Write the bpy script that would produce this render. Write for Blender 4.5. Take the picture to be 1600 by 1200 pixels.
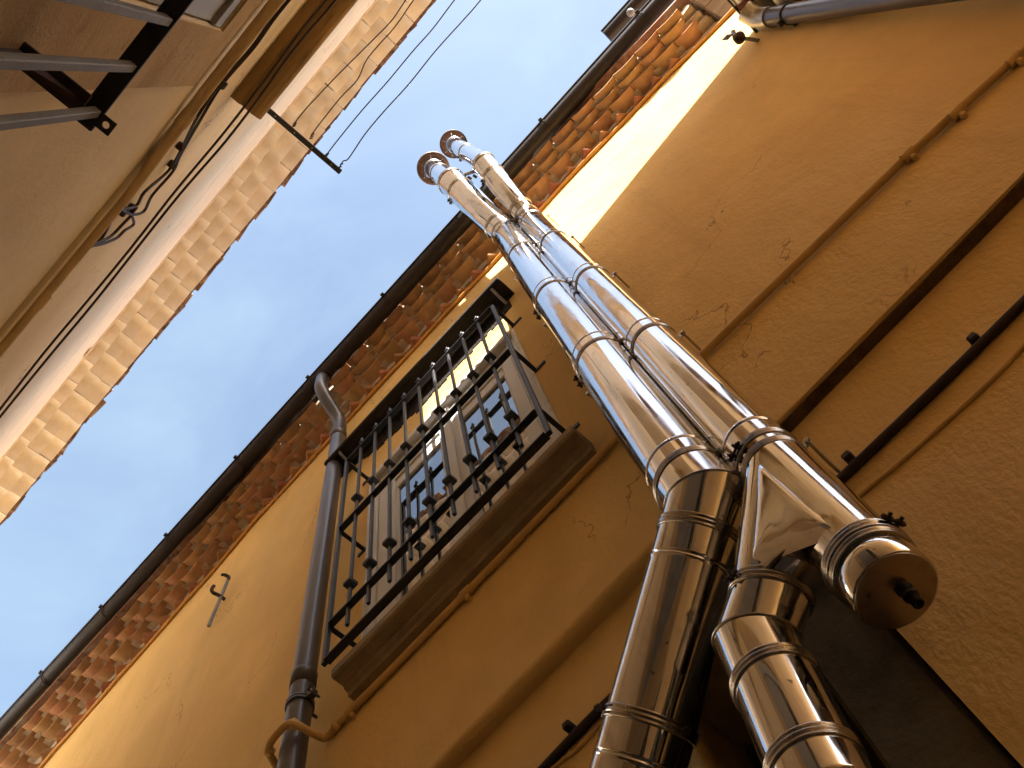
import bpy, math, random
from mathutils import Vector, Matrix
from bisect import bisect_right

for o in list(bpy.data.objects):
    bpy.data.objects.remove(o)
SC = bpy.context.scene
COL = SC.collection
random.seed(7)

# ------------------------------------------------------------------ camera
FOC = 1480.0                                   # focal length in pixels of a 1600 x 1200 frame
CR = ((0.6835872, 0.7197244, -0.1212653),      # camera right
      (-0.7156761, 0.6283722, -0.3048871),     # camera down
      (-0.1432349, 0.2952036, 0.9446368))      # camera forward
cd = bpy.data.cameras.new('camera')
cam = bpy.data.objects.new('camera', cd)
COL.objects.link(cam)
cd.sensor_fit = 'HORIZONTAL'
cd.sensor_width = 36.0
cd.lens = FOC / 1600 * 36.0
cd.clip_start = 0.05
cd.clip_end = 500
cam.matrix_world = Matrix(((CR[0][0], -CR[1][0], -CR[2][0], 0),
                           (CR[0][1], -CR[1][1], -CR[2][1], 0),
                           (CR[0][2], -CR[1][2], -CR[2][2], 0),
                           (0, 0, 0, 1)))
SC.camera = cam

# ------------------------------------------------------------------ light
SUN = Vector((1.2, -1.0, 1.15)).normalized()   # direction towards the sun
sd = bpy.data.lights.new('sun', 'SUN')
sd.energy = 3.2
sd.angle = math.radians(0.53)
sd.color = (1.0, 0.955, 0.89)
sun = bpy.data.objects.new('sun', sd)
COL.objects.link(sun)
sun.rotation_euler = SUN.to_track_quat('Z', 'Y').to_euler()
sun.location = SUN * 40

W = bpy.data.worlds.new('World')
SC.world = W
W.use_nodes = True
nt = W.node_tree
nt.nodes.clear()
sky = nt.nodes.new('ShaderNodeTexSky')
sky.sky_type = 'NISHITA'
sky.sun_disc = False
sky.sun_elevation = math.asin(SUN.z)
sky.sun_rotation = math.atan2(SUN.x, SUN.y)
sky.air_density = 1.0
sky.dust_density = 3.0
sky.ozone_density = 0.7
tc = nt.nodes.new('ShaderNodeTexCoord')
mp = nt.nodes.new('ShaderNodeMapping')
mp.inputs['Scale'].default_value = (1.1, 1.6, 1.4)
mp.inputs['Rotation'].default_value = (0, 0, 0.5)
nz = nt.nodes.new('ShaderNodeTexNoise')
nz.inputs['Scale'].default_value = 2.3
nz.inputs['Detail'].default_value = 5
nz.inputs['Roughness'].default_value = 0.62
nz.inputs['Distortion'].default_value = 0.6
rp = nt.nodes.new('ShaderNodeMapRange')
rp.inputs['From Min'].default_value = 0.42
rp.inputs['From Max'].default_value = 0.8
rp.inputs['To Min'].default_value = 0.045
rp.inputs['To Max'].default_value = 0.13
mx = nt.nodes.new('ShaderNodeMixRGB')
mx.inputs['Color2'].default_value = (5.4, 7.0, 6.4, 1)   # thin high cloud
bg = nt.nodes.new('ShaderNodeBackground')
bg.inputs['Strength'].default_value = 0.051
wo = nt.nodes.new('ShaderNodeOutputWorld')
nt.links.new(tc.outputs['Generated'], mp.inputs['Vector'])
nt.links.new(mp.outputs['Vector'], nz.inputs['Vector'])
nt.links.new(nz.outputs['Fac'], rp.inputs['Value'])
nt.links.new(rp.outputs['Result'], mx.inputs['Fac'])
nt.links.new(sky.outputs['Color'], mx.inputs['Color1'])
nt.links.new(mx.outputs['Color'], bg.inputs['Color'])
nt.links.new(bg.outputs['Background'], wo.inputs['Surface'])

SC.view_settings.view_transform = 'Standard'
SC.view_settings.look = 'None'
SC.view_settings.exposure = 2.95
SC.view_settings.gamma = 1.0
SC.view_settings.use_curve_mapping = False

# ------------------------------------------------------------------ rays through the picture
def ray(x, y):
    a, b = (x - 800) / FOC, (y - 600) / FOC
    return Vector((CR[0][i] * a + CR[1][i] * b + CR[2][i] for i in range(3)))
def PY(x, y, Y):
    d = ray(x, y); return d * (Y / d.y)
def PZ(x, y, Z):
    d = ray(x, y); return d * (Z / d.z)
LH = math.atan(-0.023)                          # heading of the left building
LC, LS = math.cos(LH), math.sin(LH)
def L2W(p):
    return Vector((p[0] * LC - p[1] * LS, p[0] * LS + p[1] * LC, p[2]))
def W2L(p):
    return Vector((p[0] * LC + p[1] * LS, -p[0] * LS + p[1] * LC, p[2]))
def PL(x, y, yl):                               # point on the left building's plane, left coordinates
    d = ray(x, y); n = Vector((-LS, LC, 0)); return W2L(d * (yl / d.dot(n)))
def PLZ(x, y, Z):
    return W2L(PZ(x, y, Z))
def interp(pts):
    pts = sorted(pts)
    xs = [p[0] for p in pts]
    def g(x):
        i = min(max(bisect_right(xs, x) - 1, 0), len(xs) - 2)
        (x0, y0), (x1, y1) = pts[i], pts[i + 1]
        return y0 + (y1 - y0) * (x - x0) / (x1 - x0)
    return g

# ------------------------------------------------------------------ mesh building
class MB:
    def __init__(s, xf=None):
        s.v, s.f, s.sm, s.xf = [], [], [], xf
    def add(s, vs, fs, smooth=False):
        n = len(s.v)
        s.v += [s.xf(v) if s.xf else Vector(v) for v in vs]
        for f in fs:
            s.f.append(tuple(i + n for i in f)); s.sm.append(smooth)
        return s
    def box(s, lo, hi, M=None):
        vs = [Vector((x, y, z)) for z in (lo[2], hi[2]) for y in (lo[1], hi[1]) for x in (lo[0], hi[0])]
        if M: vs = [M @ v for v in vs]
        return s.add(vs, [(0, 2, 3, 1), (4, 5, 7, 6), (0, 1, 5, 4), (2, 6, 7, 3), (0, 4, 6, 2), (1, 3, 7, 5)])
    def bbox(s, lo, hi, b=0.004):               # box with chamfered edges
        cs = []
        c = [(lo[i] + hi[i]) / 2 for i in range(3)]; h = [(hi[i] - lo[i]) / 2 for i in range(3)]
        b = min(b, min(h) * 0.8)
        vs, idx = [], {}
        for sx in (-1, 1):
            for sy in (-1, 1):
                for sz in (-1, 1):
                    for a in range(3):
                        p = [c[0] + sx * (h[0] - (0 if a == 0 else b)), c[1] + sy * (h[1] - (0 if a == 1 else b)), c[2] + sz * (h[2] - (0 if a == 2 else b))]
                        idx[(sx, sy, sz, a)] = len(vs); vs.append(p)
        fs = []
        for a in range(3):
            o1, o2 = (a + 1) % 3, (a + 2) % 3
            for sg in (-1, 1):
                q = []
                for u, w in ((-1, -1), (1, -1), (1, 1), (-1, 1)):
                    k = [0, 0, 0]; k[a] = sg; k[o1] = u; k[o2] = w
                    q.append(idx[(k[0], k[1], k[2], a)])
                fs.append(tuple(q if sg > 0 else q[::-1]))
        for a in range(3):                      # edge chamfers along axis a
            o1, o2 = (a + 1) % 3, (a + 2) % 3
            for u in (-1, 1):
                for w in (-1, 1):
                    q = []
                    for sg, ax in ((-1, o1), (1, o1), (1, o2), (-1, o2)):
                        k = [0, 0, 0]; k[a] = sg; k[o1] = u; k[o2] = w
                        q.append(idx[(k[0], k[1], k[2], ax)])
                    fs.append(tuple(q if u * w > 0 else q[::-1]))
        for sx in (-1, 1):
            for sy in (-1, 1):
                for sz in (-1, 1):
                    q = [idx[(sx, sy, sz, a)] for a in range(3)]
                    fs.append(tuple(q if sx * sy * sz > 0 else q[::-1]))
        return s.add(vs, fs)
    def rings(s, rings, caps=(True, True), smooth=True):
        n = len(rings[0]); vs = [p for r in rings for p in r]; fs = []
        for i in range(len(rings) - 1):
            for j in range(n):
                a, b = i * n + j, i * n + (j + 1) % n
                fs.append((a, b, b + n, a + n))
        s.add(vs, fs, smooth)
        if caps[0]: s.add(list(rings[0]), [tuple(range(n))[::-1]])
        if caps[1]: s.add(list(rings[-1]), [tuple(range(n))])
        return s
    def tube(s, path, r, n=10, caps=(True, True), smooth=True):
        path = [Vector(p) for p in path]
        rr = r if isinstance(r, (list, tuple)) else [r] * len(path)
        T = []
        for i in range(len(path)):
            a = (path[i] - path[i - 1]).normalized() if i else None
            b = (path[i + 1] - path[i]).normalized() if i < len(path) - 1 else None
            T.append(((a or b) + (b or a)).normalized())
        u = T[0].orthogonal().normalized(); R = []
        for i, p in enumerate(path):
            if i:
                u = (u - T[i] * u.dot(T[i])).normalized()
            w = T[i].cross(u)
            k = 1.0
            if 0 < i < len(path) - 1:
                k = 1.0
            R.append([p + (u * math.cos(2 * math.pi * j / n) + w * math.sin(2 * math.pi * j / n)) * rr[i] * k for j in range(n)])
        return s.rings(R, caps, smooth)
    def lathe(s, base, axis, prof, n=48, caps=(False, False)):   # prof: list of (distance along axis, radius), doubled points make sharp edges
        base, axis = Vector(base), Vector(axis).normalized()
        u = axis.orthogonal().normalized(); w = axis.cross(u)
        R = [[base + axis * h + (u * math.cos(2 * math.pi * j / n) + w * math.sin(2 * math.pi * j / n)) * r for j in range(n)] for h, r in prof]
        return s.rings(R, caps)
    def prism(s, prof, x0, x1, f0=None, f1=None):  # prof: (y, z) outline extruded along x
        n = len(prof)
        f0 = f0 or (lambda p: (x0, p[0], p[1])); f1 = f1 or (lambda p: (x1, p[0], p[1]))
        vs = [f0(p) for p in prof] + [f1(p) for p in prof]
        fs = [(i, (i + 1) % n, n + (i + 1) % n, n + i) for i in range(n)]
        return s.add(vs, fs).add(vs, [tuple(range(n))[::-1], tuple(range(n, 2 * n))])
    def mesh(s, name, off=None):
        me = bpy.data.meshes.new(name)
        o = off or Vector((0, 0, 0))
        me.from_pydata([tuple(v - o) for v in s.v], [], s.f)
        me.polygons.foreach_set('use_smooth', s.sm)
        me.update()
        return me

WORLDPOS = {}
def tag(o, label=None, cat=None, group=None, kind=None):
    for k, v in (('label', label), ('category', cat), ('group', group), ('kind', kind)):
        if v: o[k] = v
    return o
def thing(name, loc, label, cat, group=None):
    o = bpy.data.objects.new(name, None)
    o.empty_display_size = 0.1
    COL.objects.link(o); o.location = loc
    WORLDPOS[o] = Vector(loc)
    return tag(o, label, cat, group)
def obj(name, mb, mat, parent=None, off=None, label=None):
    off = WORLDPOS[parent] if parent else Vector((0, 0, 0))
    me = mb.mesh(name, off)
    me.materials.append(mat)
    o = bpy.data.objects.new(name, me); COL.objects.link(o)
    WORLDPOS[o] = Vector(off)
    if parent: o.parent = parent
    if label: o['label'] = label
    return o
def solo(name, mb, mat, loc, label, cat, group=None):
    """A thing that is one mesh, its origin at loc."""
    me = mb.mesh(name, Vector(loc)); me.materials.append(mat)
    o = bpy.data.objects.new(name, me); COL.objects.link(o); o.location = loc
    WORLDPOS[o] = Vector(loc)
    return tag(o, label, cat, group)
def smooth_path(pts, k=6):
    pts = [Vector(p) for p in pts]; out = []
    for i in range(len(pts) - 1):
        p0, p1, p2, p3 = pts[max(i - 1, 0)], pts[i], pts[i + 1], pts[min(i + 2, len(pts) - 1)]
        for j in range(k):
            t = j / k
            out.append(0.5 * ((2 * p1) + (p2 - p0) * t + (2 * p0 - 5 * p1 + 4 * p2 - p3) * t * t + (3 * p1 - p0 - 3 * p2 + p3) * t ** 3))
    return out + [pts[-1]]

# ------------------------------------------------------------------ materials
def node(nt, t, **kw):
    n = nt.nodes.new(t)
    for k, v in kw.items():
        if k.startswith('i_'): n.inputs[k[2:].replace('_', ' ')].default_value = v
        else: setattr(n, k, v)
    return n
def mat(name, col, rough=0.8, metal=0.0, var=0.12, scale=6.0, bump=0.2, bscale=60.0, bdist=0.004, stain=None, stretch=(1, 1, 1), per_object=0.0, hue=0.02, spec=0.4, extra=None, stain_range=(0.5, 0.72), rough_var=0.0, cracks=None):
    m = bpy.data.materials.new(name); m.use_nodes = True
    t = m.node_tree; L = t.links.new
    b = t.nodes['Principled BSDF']
    b.inputs['Roughness'].default_value = rough; b.inputs['Metallic'].default_value = metal
    b.inputs['Specular IOR Level'].default_value = spec
    g = node(t, 'ShaderNodeNewGeometry')
    mp = node(t, 'ShaderNodeMapping'); mp.inputs['Scale'].default_value = stretch
    L(g.outputs['Position'], mp.inputs['Vector'])
    n1 = node(t, 'ShaderNodeTexNoise'); n1.inputs['Scale'].default_value = scale; n1.inputs['Detail'].default_value = 8; n1.inputs['Roughness'].default_value = 0.6
    L(mp.outputs['Vector'], n1.inputs['Vector'])
    r1 = node(t, 'ShaderNodeMapRange')
    r1.inputs['From Min'].default_value = 0.28; r1.inputs['From Max'].default_value = 0.72
    r1.inputs['To Min'].default_value = 1 - var; r1.inputs['To Max'].default_value = 1 + var
    L(n1.outputs['Fac'], r1.inputs['Value'])
    vm = node(t, 'ShaderNodeVectorMath', operation='SCALE'); vm.inputs[0].default_value = col
    L(r1.outputs['Result'], vm.inputs['Scale'])
    out = vm.outputs['Vector']
    if per_object:
        oi = node(t, 'ShaderNodeObjectInfo')
        hs = node(t, 'ShaderNodeHueSaturation')
        ma = node(t, 'ShaderNodeMapRange'); ma.inputs['To Min'].default_value = 1 - per_object; ma.inputs['To Max'].default_value = 1 + per_object
        L(oi.outputs['Random'], ma.inputs['Value']); L(ma.outputs['Result'], hs.inputs['Value'])
        mh = node(t, 'ShaderNodeMath', operation='MULTIPLY_ADD'); mh.inputs[1].default_value = 17.31; mh.inputs[2].default_value = 0.0
        L(oi.outputs['Random'], mh.inputs[0])
        fr = node(t, 'ShaderNodeMath', operation='FRACT'); L(mh.outputs[0], fr.inputs[0])
        mr = node(t, 'ShaderNodeMapRange'); mr.inputs['To Min'].default_value = 0.5 - hue * 0.6; mr.inputs['To Max'].default_value = 0.5 + hue * 1.4
        L(fr.outputs[0], mr.inputs['Value']); L(mr.outputs['Result'], hs.inputs['Hue'])
        L(out, hs.inputs['Color']); out = hs.outputs['Color']
    for (scol, sscale, sstretch, samt, srange) in (stain or []):
        mp2 = node(t, 'ShaderNodeMapping'); mp2.inputs['Scale'].default_value = sstretch
        L(g.outputs['Position'], mp2.inputs['Vector'])
        n2 = node(t, 'ShaderNodeTexNoise'); n2.inputs['Scale'].default_value = sscale; n2.inputs['Detail'].default_value = 9; n2.inputs['Roughness'].default_value = 0.65; n2.inputs['Distortion'].default_value = 0.4
        L(mp2.outputs['Vector'], n2.inputs['Vector'])
        r2 = node(t, 'ShaderNodeMapRange'); r2.inputs['From Min'].default_value = srange[0]; r2.inputs['From Max'].default_value = srange[1]; r2.inputs['To Max'].default_value = samt
        L(n2.outputs['Fac'], r2.inputs['Value'])
        mx = node(t, 'ShaderNodeMixRGB'); mx.inputs['Color2'].default_value = (*scol, 1)
        L(r2.outputs['Result'], mx.inputs['Fac']); L(out, mx.inputs['Color1']); out = mx.outputs['Color']
    if cracks:
        mpc = node(t, 'ShaderNodeMapping'); mpc.inputs['Scale'].default_value = (1, 1, 0.8)
        L(g.outputs['Position'], mpc.inputs['Vector'])
        c1 = node(t, 'ShaderNodeTexNoise'); c1.inputs['Scale'].default_value = 1.15; c1.inputs['Detail'].default_value = 6; c1.inputs['Roughness'].default_value = 0.55
        L(mpc.outputs['Vector'], c1.inputs['Vector'])
        ab = node(t, 'ShaderNodeMath', operation='SUBTRACT'); ab.inputs[1].default_value = 0.5; L(c1.outputs['Fac'], ab.inputs[0])
        ab2 = node(t, 'ShaderNodeMath', operation='ABSOLUTE'); L(ab.outputs[0], ab2.inputs[0])
        cr = node(t, 'ShaderNodeMapRange'); cr.inputs['From Min'].default_value = 0.0008; cr.inputs['From Max'].default_value = 0.0026; cr.inputs['To Min'].default_value = 0.75; cr.inputs['To Max'].default_value = 0.0
        L(ab2.outputs[0], cr.inputs['Value'])
        c2 = node(t, 'ShaderNodeTexNoise'); c2.inputs['Scale'].default_value = 1.7; c2.inputs['Detail'].default_value = 3
        mo = node(t, 'ShaderNodeMapping'); mo.inputs['Location'].default_value = (3.1, 7.7, 1.3); L(g.outputs['Position'], mo.inputs['Vector']); L(mo.outputs['Vector'], c2.inputs['Vector'])
        cm_ = node(t, 'ShaderNodeMapRange'); cm_.inputs['From Min'].default_value = 0.52; cm_.inputs['From Max'].default_value = 0.58
        L(c2.outputs['Fac'], cm_.inputs['Value'])
        cx = node(t, 'ShaderNodeMath', operation='MULTIPLY'); L(cr.outputs['Result'], cx.inputs[0]); L(cm_.outputs['Result'], cx.inputs[1])
        mxc = node(t, 'ShaderNodeMixRGB'); mxc.inputs['Color2'].default_value = (*cracks, 1); L(cx.outputs[0], mxc.inputs['Fac']); L(out, mxc.inputs['Color1']); out = mxc.outputs['Color']
    L(out, b.inputs['Base Color'])
    if rough_var:
        r3 = node(t, 'ShaderNodeMapRange'); r3.inputs['From Min'].default_value = 0.3; r3.inputs['From Max'].default_value = 0.75
        r3.inputs['To Min'].default_value = rough; r3.inputs['To Max'].default_value = rough + rough_var
        L(n1.outputs['Fac'], r3.inputs['Value']); L(r3.outputs['Result'], b.inputs['Roughness'])
    if bump:
        n3 = node(t, 'ShaderNodeTexNoise'); n3.inputs['Scale'].default_value = bscale; n3.inputs['Detail'].default_value = 4
        L(mp.outputs['Vector'], n3.inputs['Vector'])
        bp = node(t, 'ShaderNodeBump'); bp.inputs['Strength'].default_value = bump; bp.inputs['Distance'].default_value = bdist
        L(n3.outputs['Fac'], bp.inputs['Height'])
        n4 = node(t, 'ShaderNodeTexNoise'); n4.inputs['Scale'].default_value = bscale * 0.09; n4.inputs['Detail'].default_value = 3
        L(mp.outputs['Vector'], n4.inputs['Vector'])
        b2 = node(t, 'ShaderNodeBump'); b2.inputs['Strength'].default_value = min(1, bump * 1.2); b2.inputs['Distance'].default_value = bdist * 3.2
        L(n4.outputs['Fac'], b2.inputs['Height']); L(b2.outputs['Normal'], bp.inputs['Normal'])
        L(bp.outputs['Normal'], b.inputs['Normal'])
    return m

M = {}
M['ochre'] = mat('ochre_plaster', (0.76, 0.505, 0.19), 0.92, cracks=(0.25, 0.14, 0.06), var=0.10, scale=2.2, bump=0.55, bscale=75, bdist=0.005, spec=0.15, stretch=(1, 1, 0.7),
                 stain=[((0.58, 0.36, 0.12), 1.1, (0.8, 1, 0.7), 0.55, (0.42, 0.72)), ((0.76, 0.57, 0.30), 0.9, (0.7, 1, 0.6), 0.5, (0.48, 0.76)), ((0.52, 0.33, 0.14), 5, (1.6, 1, 0.14), 0.35, (0.56, 0.74)), ((0.45, 0.23, 0.08), 30, (1, 1, 1), 0.5, (0.68, 0.78))])
M['pale_bounce_plaster'] = mat('pale_bounce_plaster', (0.82, 0.76, 0.66), 0.9, var=0.06, scale=1.5, bump=0.2, spec=0.1)
M['ochre_paint'] = mat('ochre_paint', (0.66, 0.42, 0.155), 0.7, var=0.12, scale=14, bump=0.12, bscale=120, spec=0.3)
M['cord'] = mat('orange_paint', (0.56, 0.27, 0.05), 0.6, var=0.15, scale=20, bump=0.2, bscale=90)
M['cream'] = mat('cream_plaster', (0.80, 0.69, 0.52), 0.92, cracks=(0.30, 0.2, 0.12), var=0.08, scale=1.8, bump=0.5, bscale=100, bdist=0.004, spec=0.15, stretch=(1, 1, 0.7),
                 stain=[((0.64, 0.49, 0.32), 1.3, (0.7, 1, 0.6), 0.4, (0.48, 0.75)), ((0.70, 0.61, 0.52), 0.8, (0.6, 1, 0.5), 0.4, (0.5, 0.75))])
M['cream_rough'] = mat('rough_plaster', (0.56, 0.43, 0.28), 0.95, var=0.12, scale=5, bump=0.6, bscale=140, bdist=0.004, spec=0.1, stretch=(0.8, 1, 1.0),
                       stain=[((0.26, 0.18, 0.11), 26, (0.7, 1, 0.8), 0.6, (0.62, 0.70)), ((0.36, 0.21, 0.10), 2, (0.6, 1, 1.3), 0.5, (0.5, 0.75))])
M['cream_paint'] = mat('cream_paint', (0.62, 0.46, 0.27), 0.75, var=0.14, scale=10, bump=0.2, bscale=90)
M['cream_tile'] = mat('painted_tile', (0.74, 0.68, 0.57), 0.85, var=0.10, scale=9, bump=0.3, bscale=70, per_object=0.06, hue=0.0, spec=0.2,
                      stain=[((0.64, 0.56, 0.45), 5, (1, 1, 1), 0.35, (0.5, 0.7))])
M['cream_mortar'] = mat('painted_mortar', (0.70, 0.60, 0.46), 0.9, var=0.15, scale=14, bump=0.6, bscale=50, spec=0.1)
M['tile'] = mat('terracotta_tile', (0.40, 0.205, 0.105), 0.85, var=0.22, scale=10, bump=0.4, bscale=60, per_object=0.22, hue=0.012, spec=0.2,
                stain=[((0.40, 0.26, 0.12), 6, (1, 1, 1), 0.6, (0.48, 0.66)), ((0.12, 0.09, 0.06), 9, (1, 1, 1), 0.55, (0.57, 0.72)), ((0.42, 0.34, 0.26), 16, (1, 1, 1), 0.5, (0.6, 0.72))])
M['roof_tile'] = mat('old_roof_tile', (0.22, 0.12, 0.08), 0.9, var=0.3, scale=12, bump=0.5, bscale=50, per_object=0.4, spec=0.15,
                     stain=[((0.42, 0.34, 0.26), 8, (1, 1, 1), 0.8, (0.5, 0.62)), ((0.05, 0.04, 0.035), 11, (1, 1, 1), 0.8, (0.56, 0.68))])
M['brick'] = mat('dentil_brick', (0.34, 0.14, 0.075), 0.9, var=0.2, scale=12, bump=0.4, bscale=70, per_object=0.2, spec=0.15,
                 stain=[((0.42, 0.33, 0.25), 9, (1, 1, 1), 0.5, (0.58, 0.7))])
M['mortar'] = mat('lime_mortar', (0.46, 0.36, 0.26), 0.95, var=0.2, scale=18, bump=0.8, bscale=55, bdist=0.006, spec=0.1, stain=[((0.30, 0.2, 0.12), 12, (1, 1, 1), 0.6, (0.55, 0.7))])
M['gutter'] = mat('brown_gutter_metal', (0.022, 0.017, 0.018), 0.5, 0.0, var=0.2, scale=3, bump=0.05, bscale=30, stretch=(0.4, 2, 2), spec=0.3)
M['downpipe'] = mat('brown_pipe_paint', (0.066, 0.058, 0.060), 0.36, 0.0, var=0.15, scale=4, bump=0.04, bscale=40, spec=0.55,
                    stain=[((0.12, 0.10, 0.09), 25, (1, 1, 0.2), 0.4, (0.6, 0.75))])
M['iron'] = mat('black_iron_paint', (0.011, 0.012, 0.014), 0.5, 0.0, var=0.25, scale=30, bump=0.15, bscale=150, spec=0.5)
M['grey_iron'] = mat('worn_iron_paint', (0.20, 0.21, 0.235), 0.55, 0.0, var=0.25, scale=22, bump=0.4, bscale=120, bdist=0.002, spec=0.5, stretch=(1, 1, 0.5),
                     stain=[((0.07, 0.06, 0.06), 35, (1, 1, 1), 0.7, (0.58, 0.68)), ((0.30, 0.22, 0.17), 16, (1, 1, 1), 0.5, (0.6, 0.72))])
M['rusty_iron'] = mat('rusty_iron', (0.045, 0.030, 0.024), 0.75, 0.0, var=0.4, scale=18, bump=0.4, bscale=90, stain=[((0.13, 0.05, 0.025), 14, (1, 1, 1), 0.6, (0.52, 0.68))])
M['stone'] = mat('sill_stone', (0.33, 0.245, 0.155), 0.9, var=0.2, scale=14, bump=0.5, bscale=110, spec=0.2, stain=[((0.09, 0.065, 0.045), 7, (0.5, 1, 1), 0.6, (0.52, 0.7)), ((0.34, 0.25, 0.16), 22, (1, 1, 1), 0.4, (0.58, 0.7))])
M['dark_stone'] = mat('jamb_stone', (0.13, 0.115, 0.085), 0.9, var=0.25, scale=9, bump=0.5, bscale=80, spec=0.2, stain=[((0.05, 0.05, 0.035), 5, (1, 1, 0.6), 0.6, (0.5, 0.7)), ((0.30, 0.25, 0.19), 60, (1, 1, 1), 0.5, (0.7, 0.76))])
M['sill_cream'] = mat('moulded_sill_paint', (0.36, 0.23, 0.10), 0.9, var=0.2, scale=8, bump=0.4, bscale=80, spec=0.15, stretch=(0.5, 1, 1), stain=[((0.13, 0.075, 0.035), 6, (0.6, 2, 1), 0.6, (0.5, 0.66))])
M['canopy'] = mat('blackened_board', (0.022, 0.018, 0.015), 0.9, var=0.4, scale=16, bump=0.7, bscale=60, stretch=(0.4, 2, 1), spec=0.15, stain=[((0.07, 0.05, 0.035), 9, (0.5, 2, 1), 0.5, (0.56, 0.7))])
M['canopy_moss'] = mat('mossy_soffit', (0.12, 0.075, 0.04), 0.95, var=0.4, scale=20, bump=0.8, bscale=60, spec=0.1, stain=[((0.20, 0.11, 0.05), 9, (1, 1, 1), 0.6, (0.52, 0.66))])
M['white_wood'] = mat('white_window_paint', (0.66, 0.645, 0.62), 0.6, var=0.05, scale=6, bump=0.12, bscale=60, stretch=(2, 1, 0.3), spec=0.35,
                      stain=[((0.62, 0.57, 0.51), 22, (3, 3, 0.5), 0.4, (0.6, 0.72))])
M['old_white'] = mat('flaking_white_paint', (0.66, 0.63, 0.60), 0.85, var=0.12, scale=12, bump=0.5, bscale=70, spec=0.2,
                     stain=[((0.33, 0.28, 0.22), 14, (2, 1, 0.7), 0.6, (0.58, 0.68))])
M['shutter'] = mat('grey_shutter_paint', (0.30, 0.31, 0.34), 0.5, var=0.06, scale=5, bump=0.05, bscale=40, stretch=(2, 2, 0.3))
M['dark_room'] = mat('dark_interior', (0.012, 0.012, 0.014), 0.9, bump=0)
M['cable'] = mat('dark_cable', (0.040, 0.024, 0.016), 0.6, bump=0, var=0.2, spec=0.3)
M['wire'] = mat('line_wire', (0.03, 0.03, 0.032), 0.6, bump=0)
M['galv'] = mat('galvanised_sheet', (0.42, 0.40, 0.36), 0.42, 0.75, var=0.3, scale=45, bump=0.15, bscale=70, stretch=(1, 0.6, 1), stain=[((0.2, 0.17, 0.13), 18, (1, 1, 1), 0.4, (0.55, 0.7))])
M['grey_box'] = mat('grey_sheet_metal', (0.27, 0.28, 0.27), 0.5, 0.2, var=0.1, scale=6, bump=0.08, bscale=30)
M['rust_band'] = mat('rust_red_band', (0.16, 0.055, 0.03), 0.8, var=0.3, scale=30, bump=0.3)
M['old_board'] = mat('weathered_board', (0.30, 0.24, 0.19), 0.9, var=0.25, scale=10, bump=0.5, bscale=60, stretch=(0.25, 2, 2), stain=[((0.36, 0.15, 0.06), 8, (0.6, 1, 1), 0.7, (0.52, 0.62)), ((0.5, 0.42, 0.3), 6, (0.4, 2, 1), 0.6, (0.52, 0.66))])
M['ceramic'] = mat('grey_ceramic', (0.25, 0.25, 0.26), 0.45, var=0.1, scale=30, bump=0.05)
M['paving'] = mat('stone_paving', (0.085, 0.075, 0.065), 0.85, var=0.25, scale=4, bump=0.6, bscale=20, bdist=0.01)
M['door'] = mat('dark_brown_door', (0.05, 0.03, 0.018), 0.6, var=0.2, scale=6, bump=0.2, stretch=(3, 3, 0.3))
M['rubber'] = mat('black_rubber', (0.012, 0.012, 0.012), 0.45, bump=0)

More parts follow.
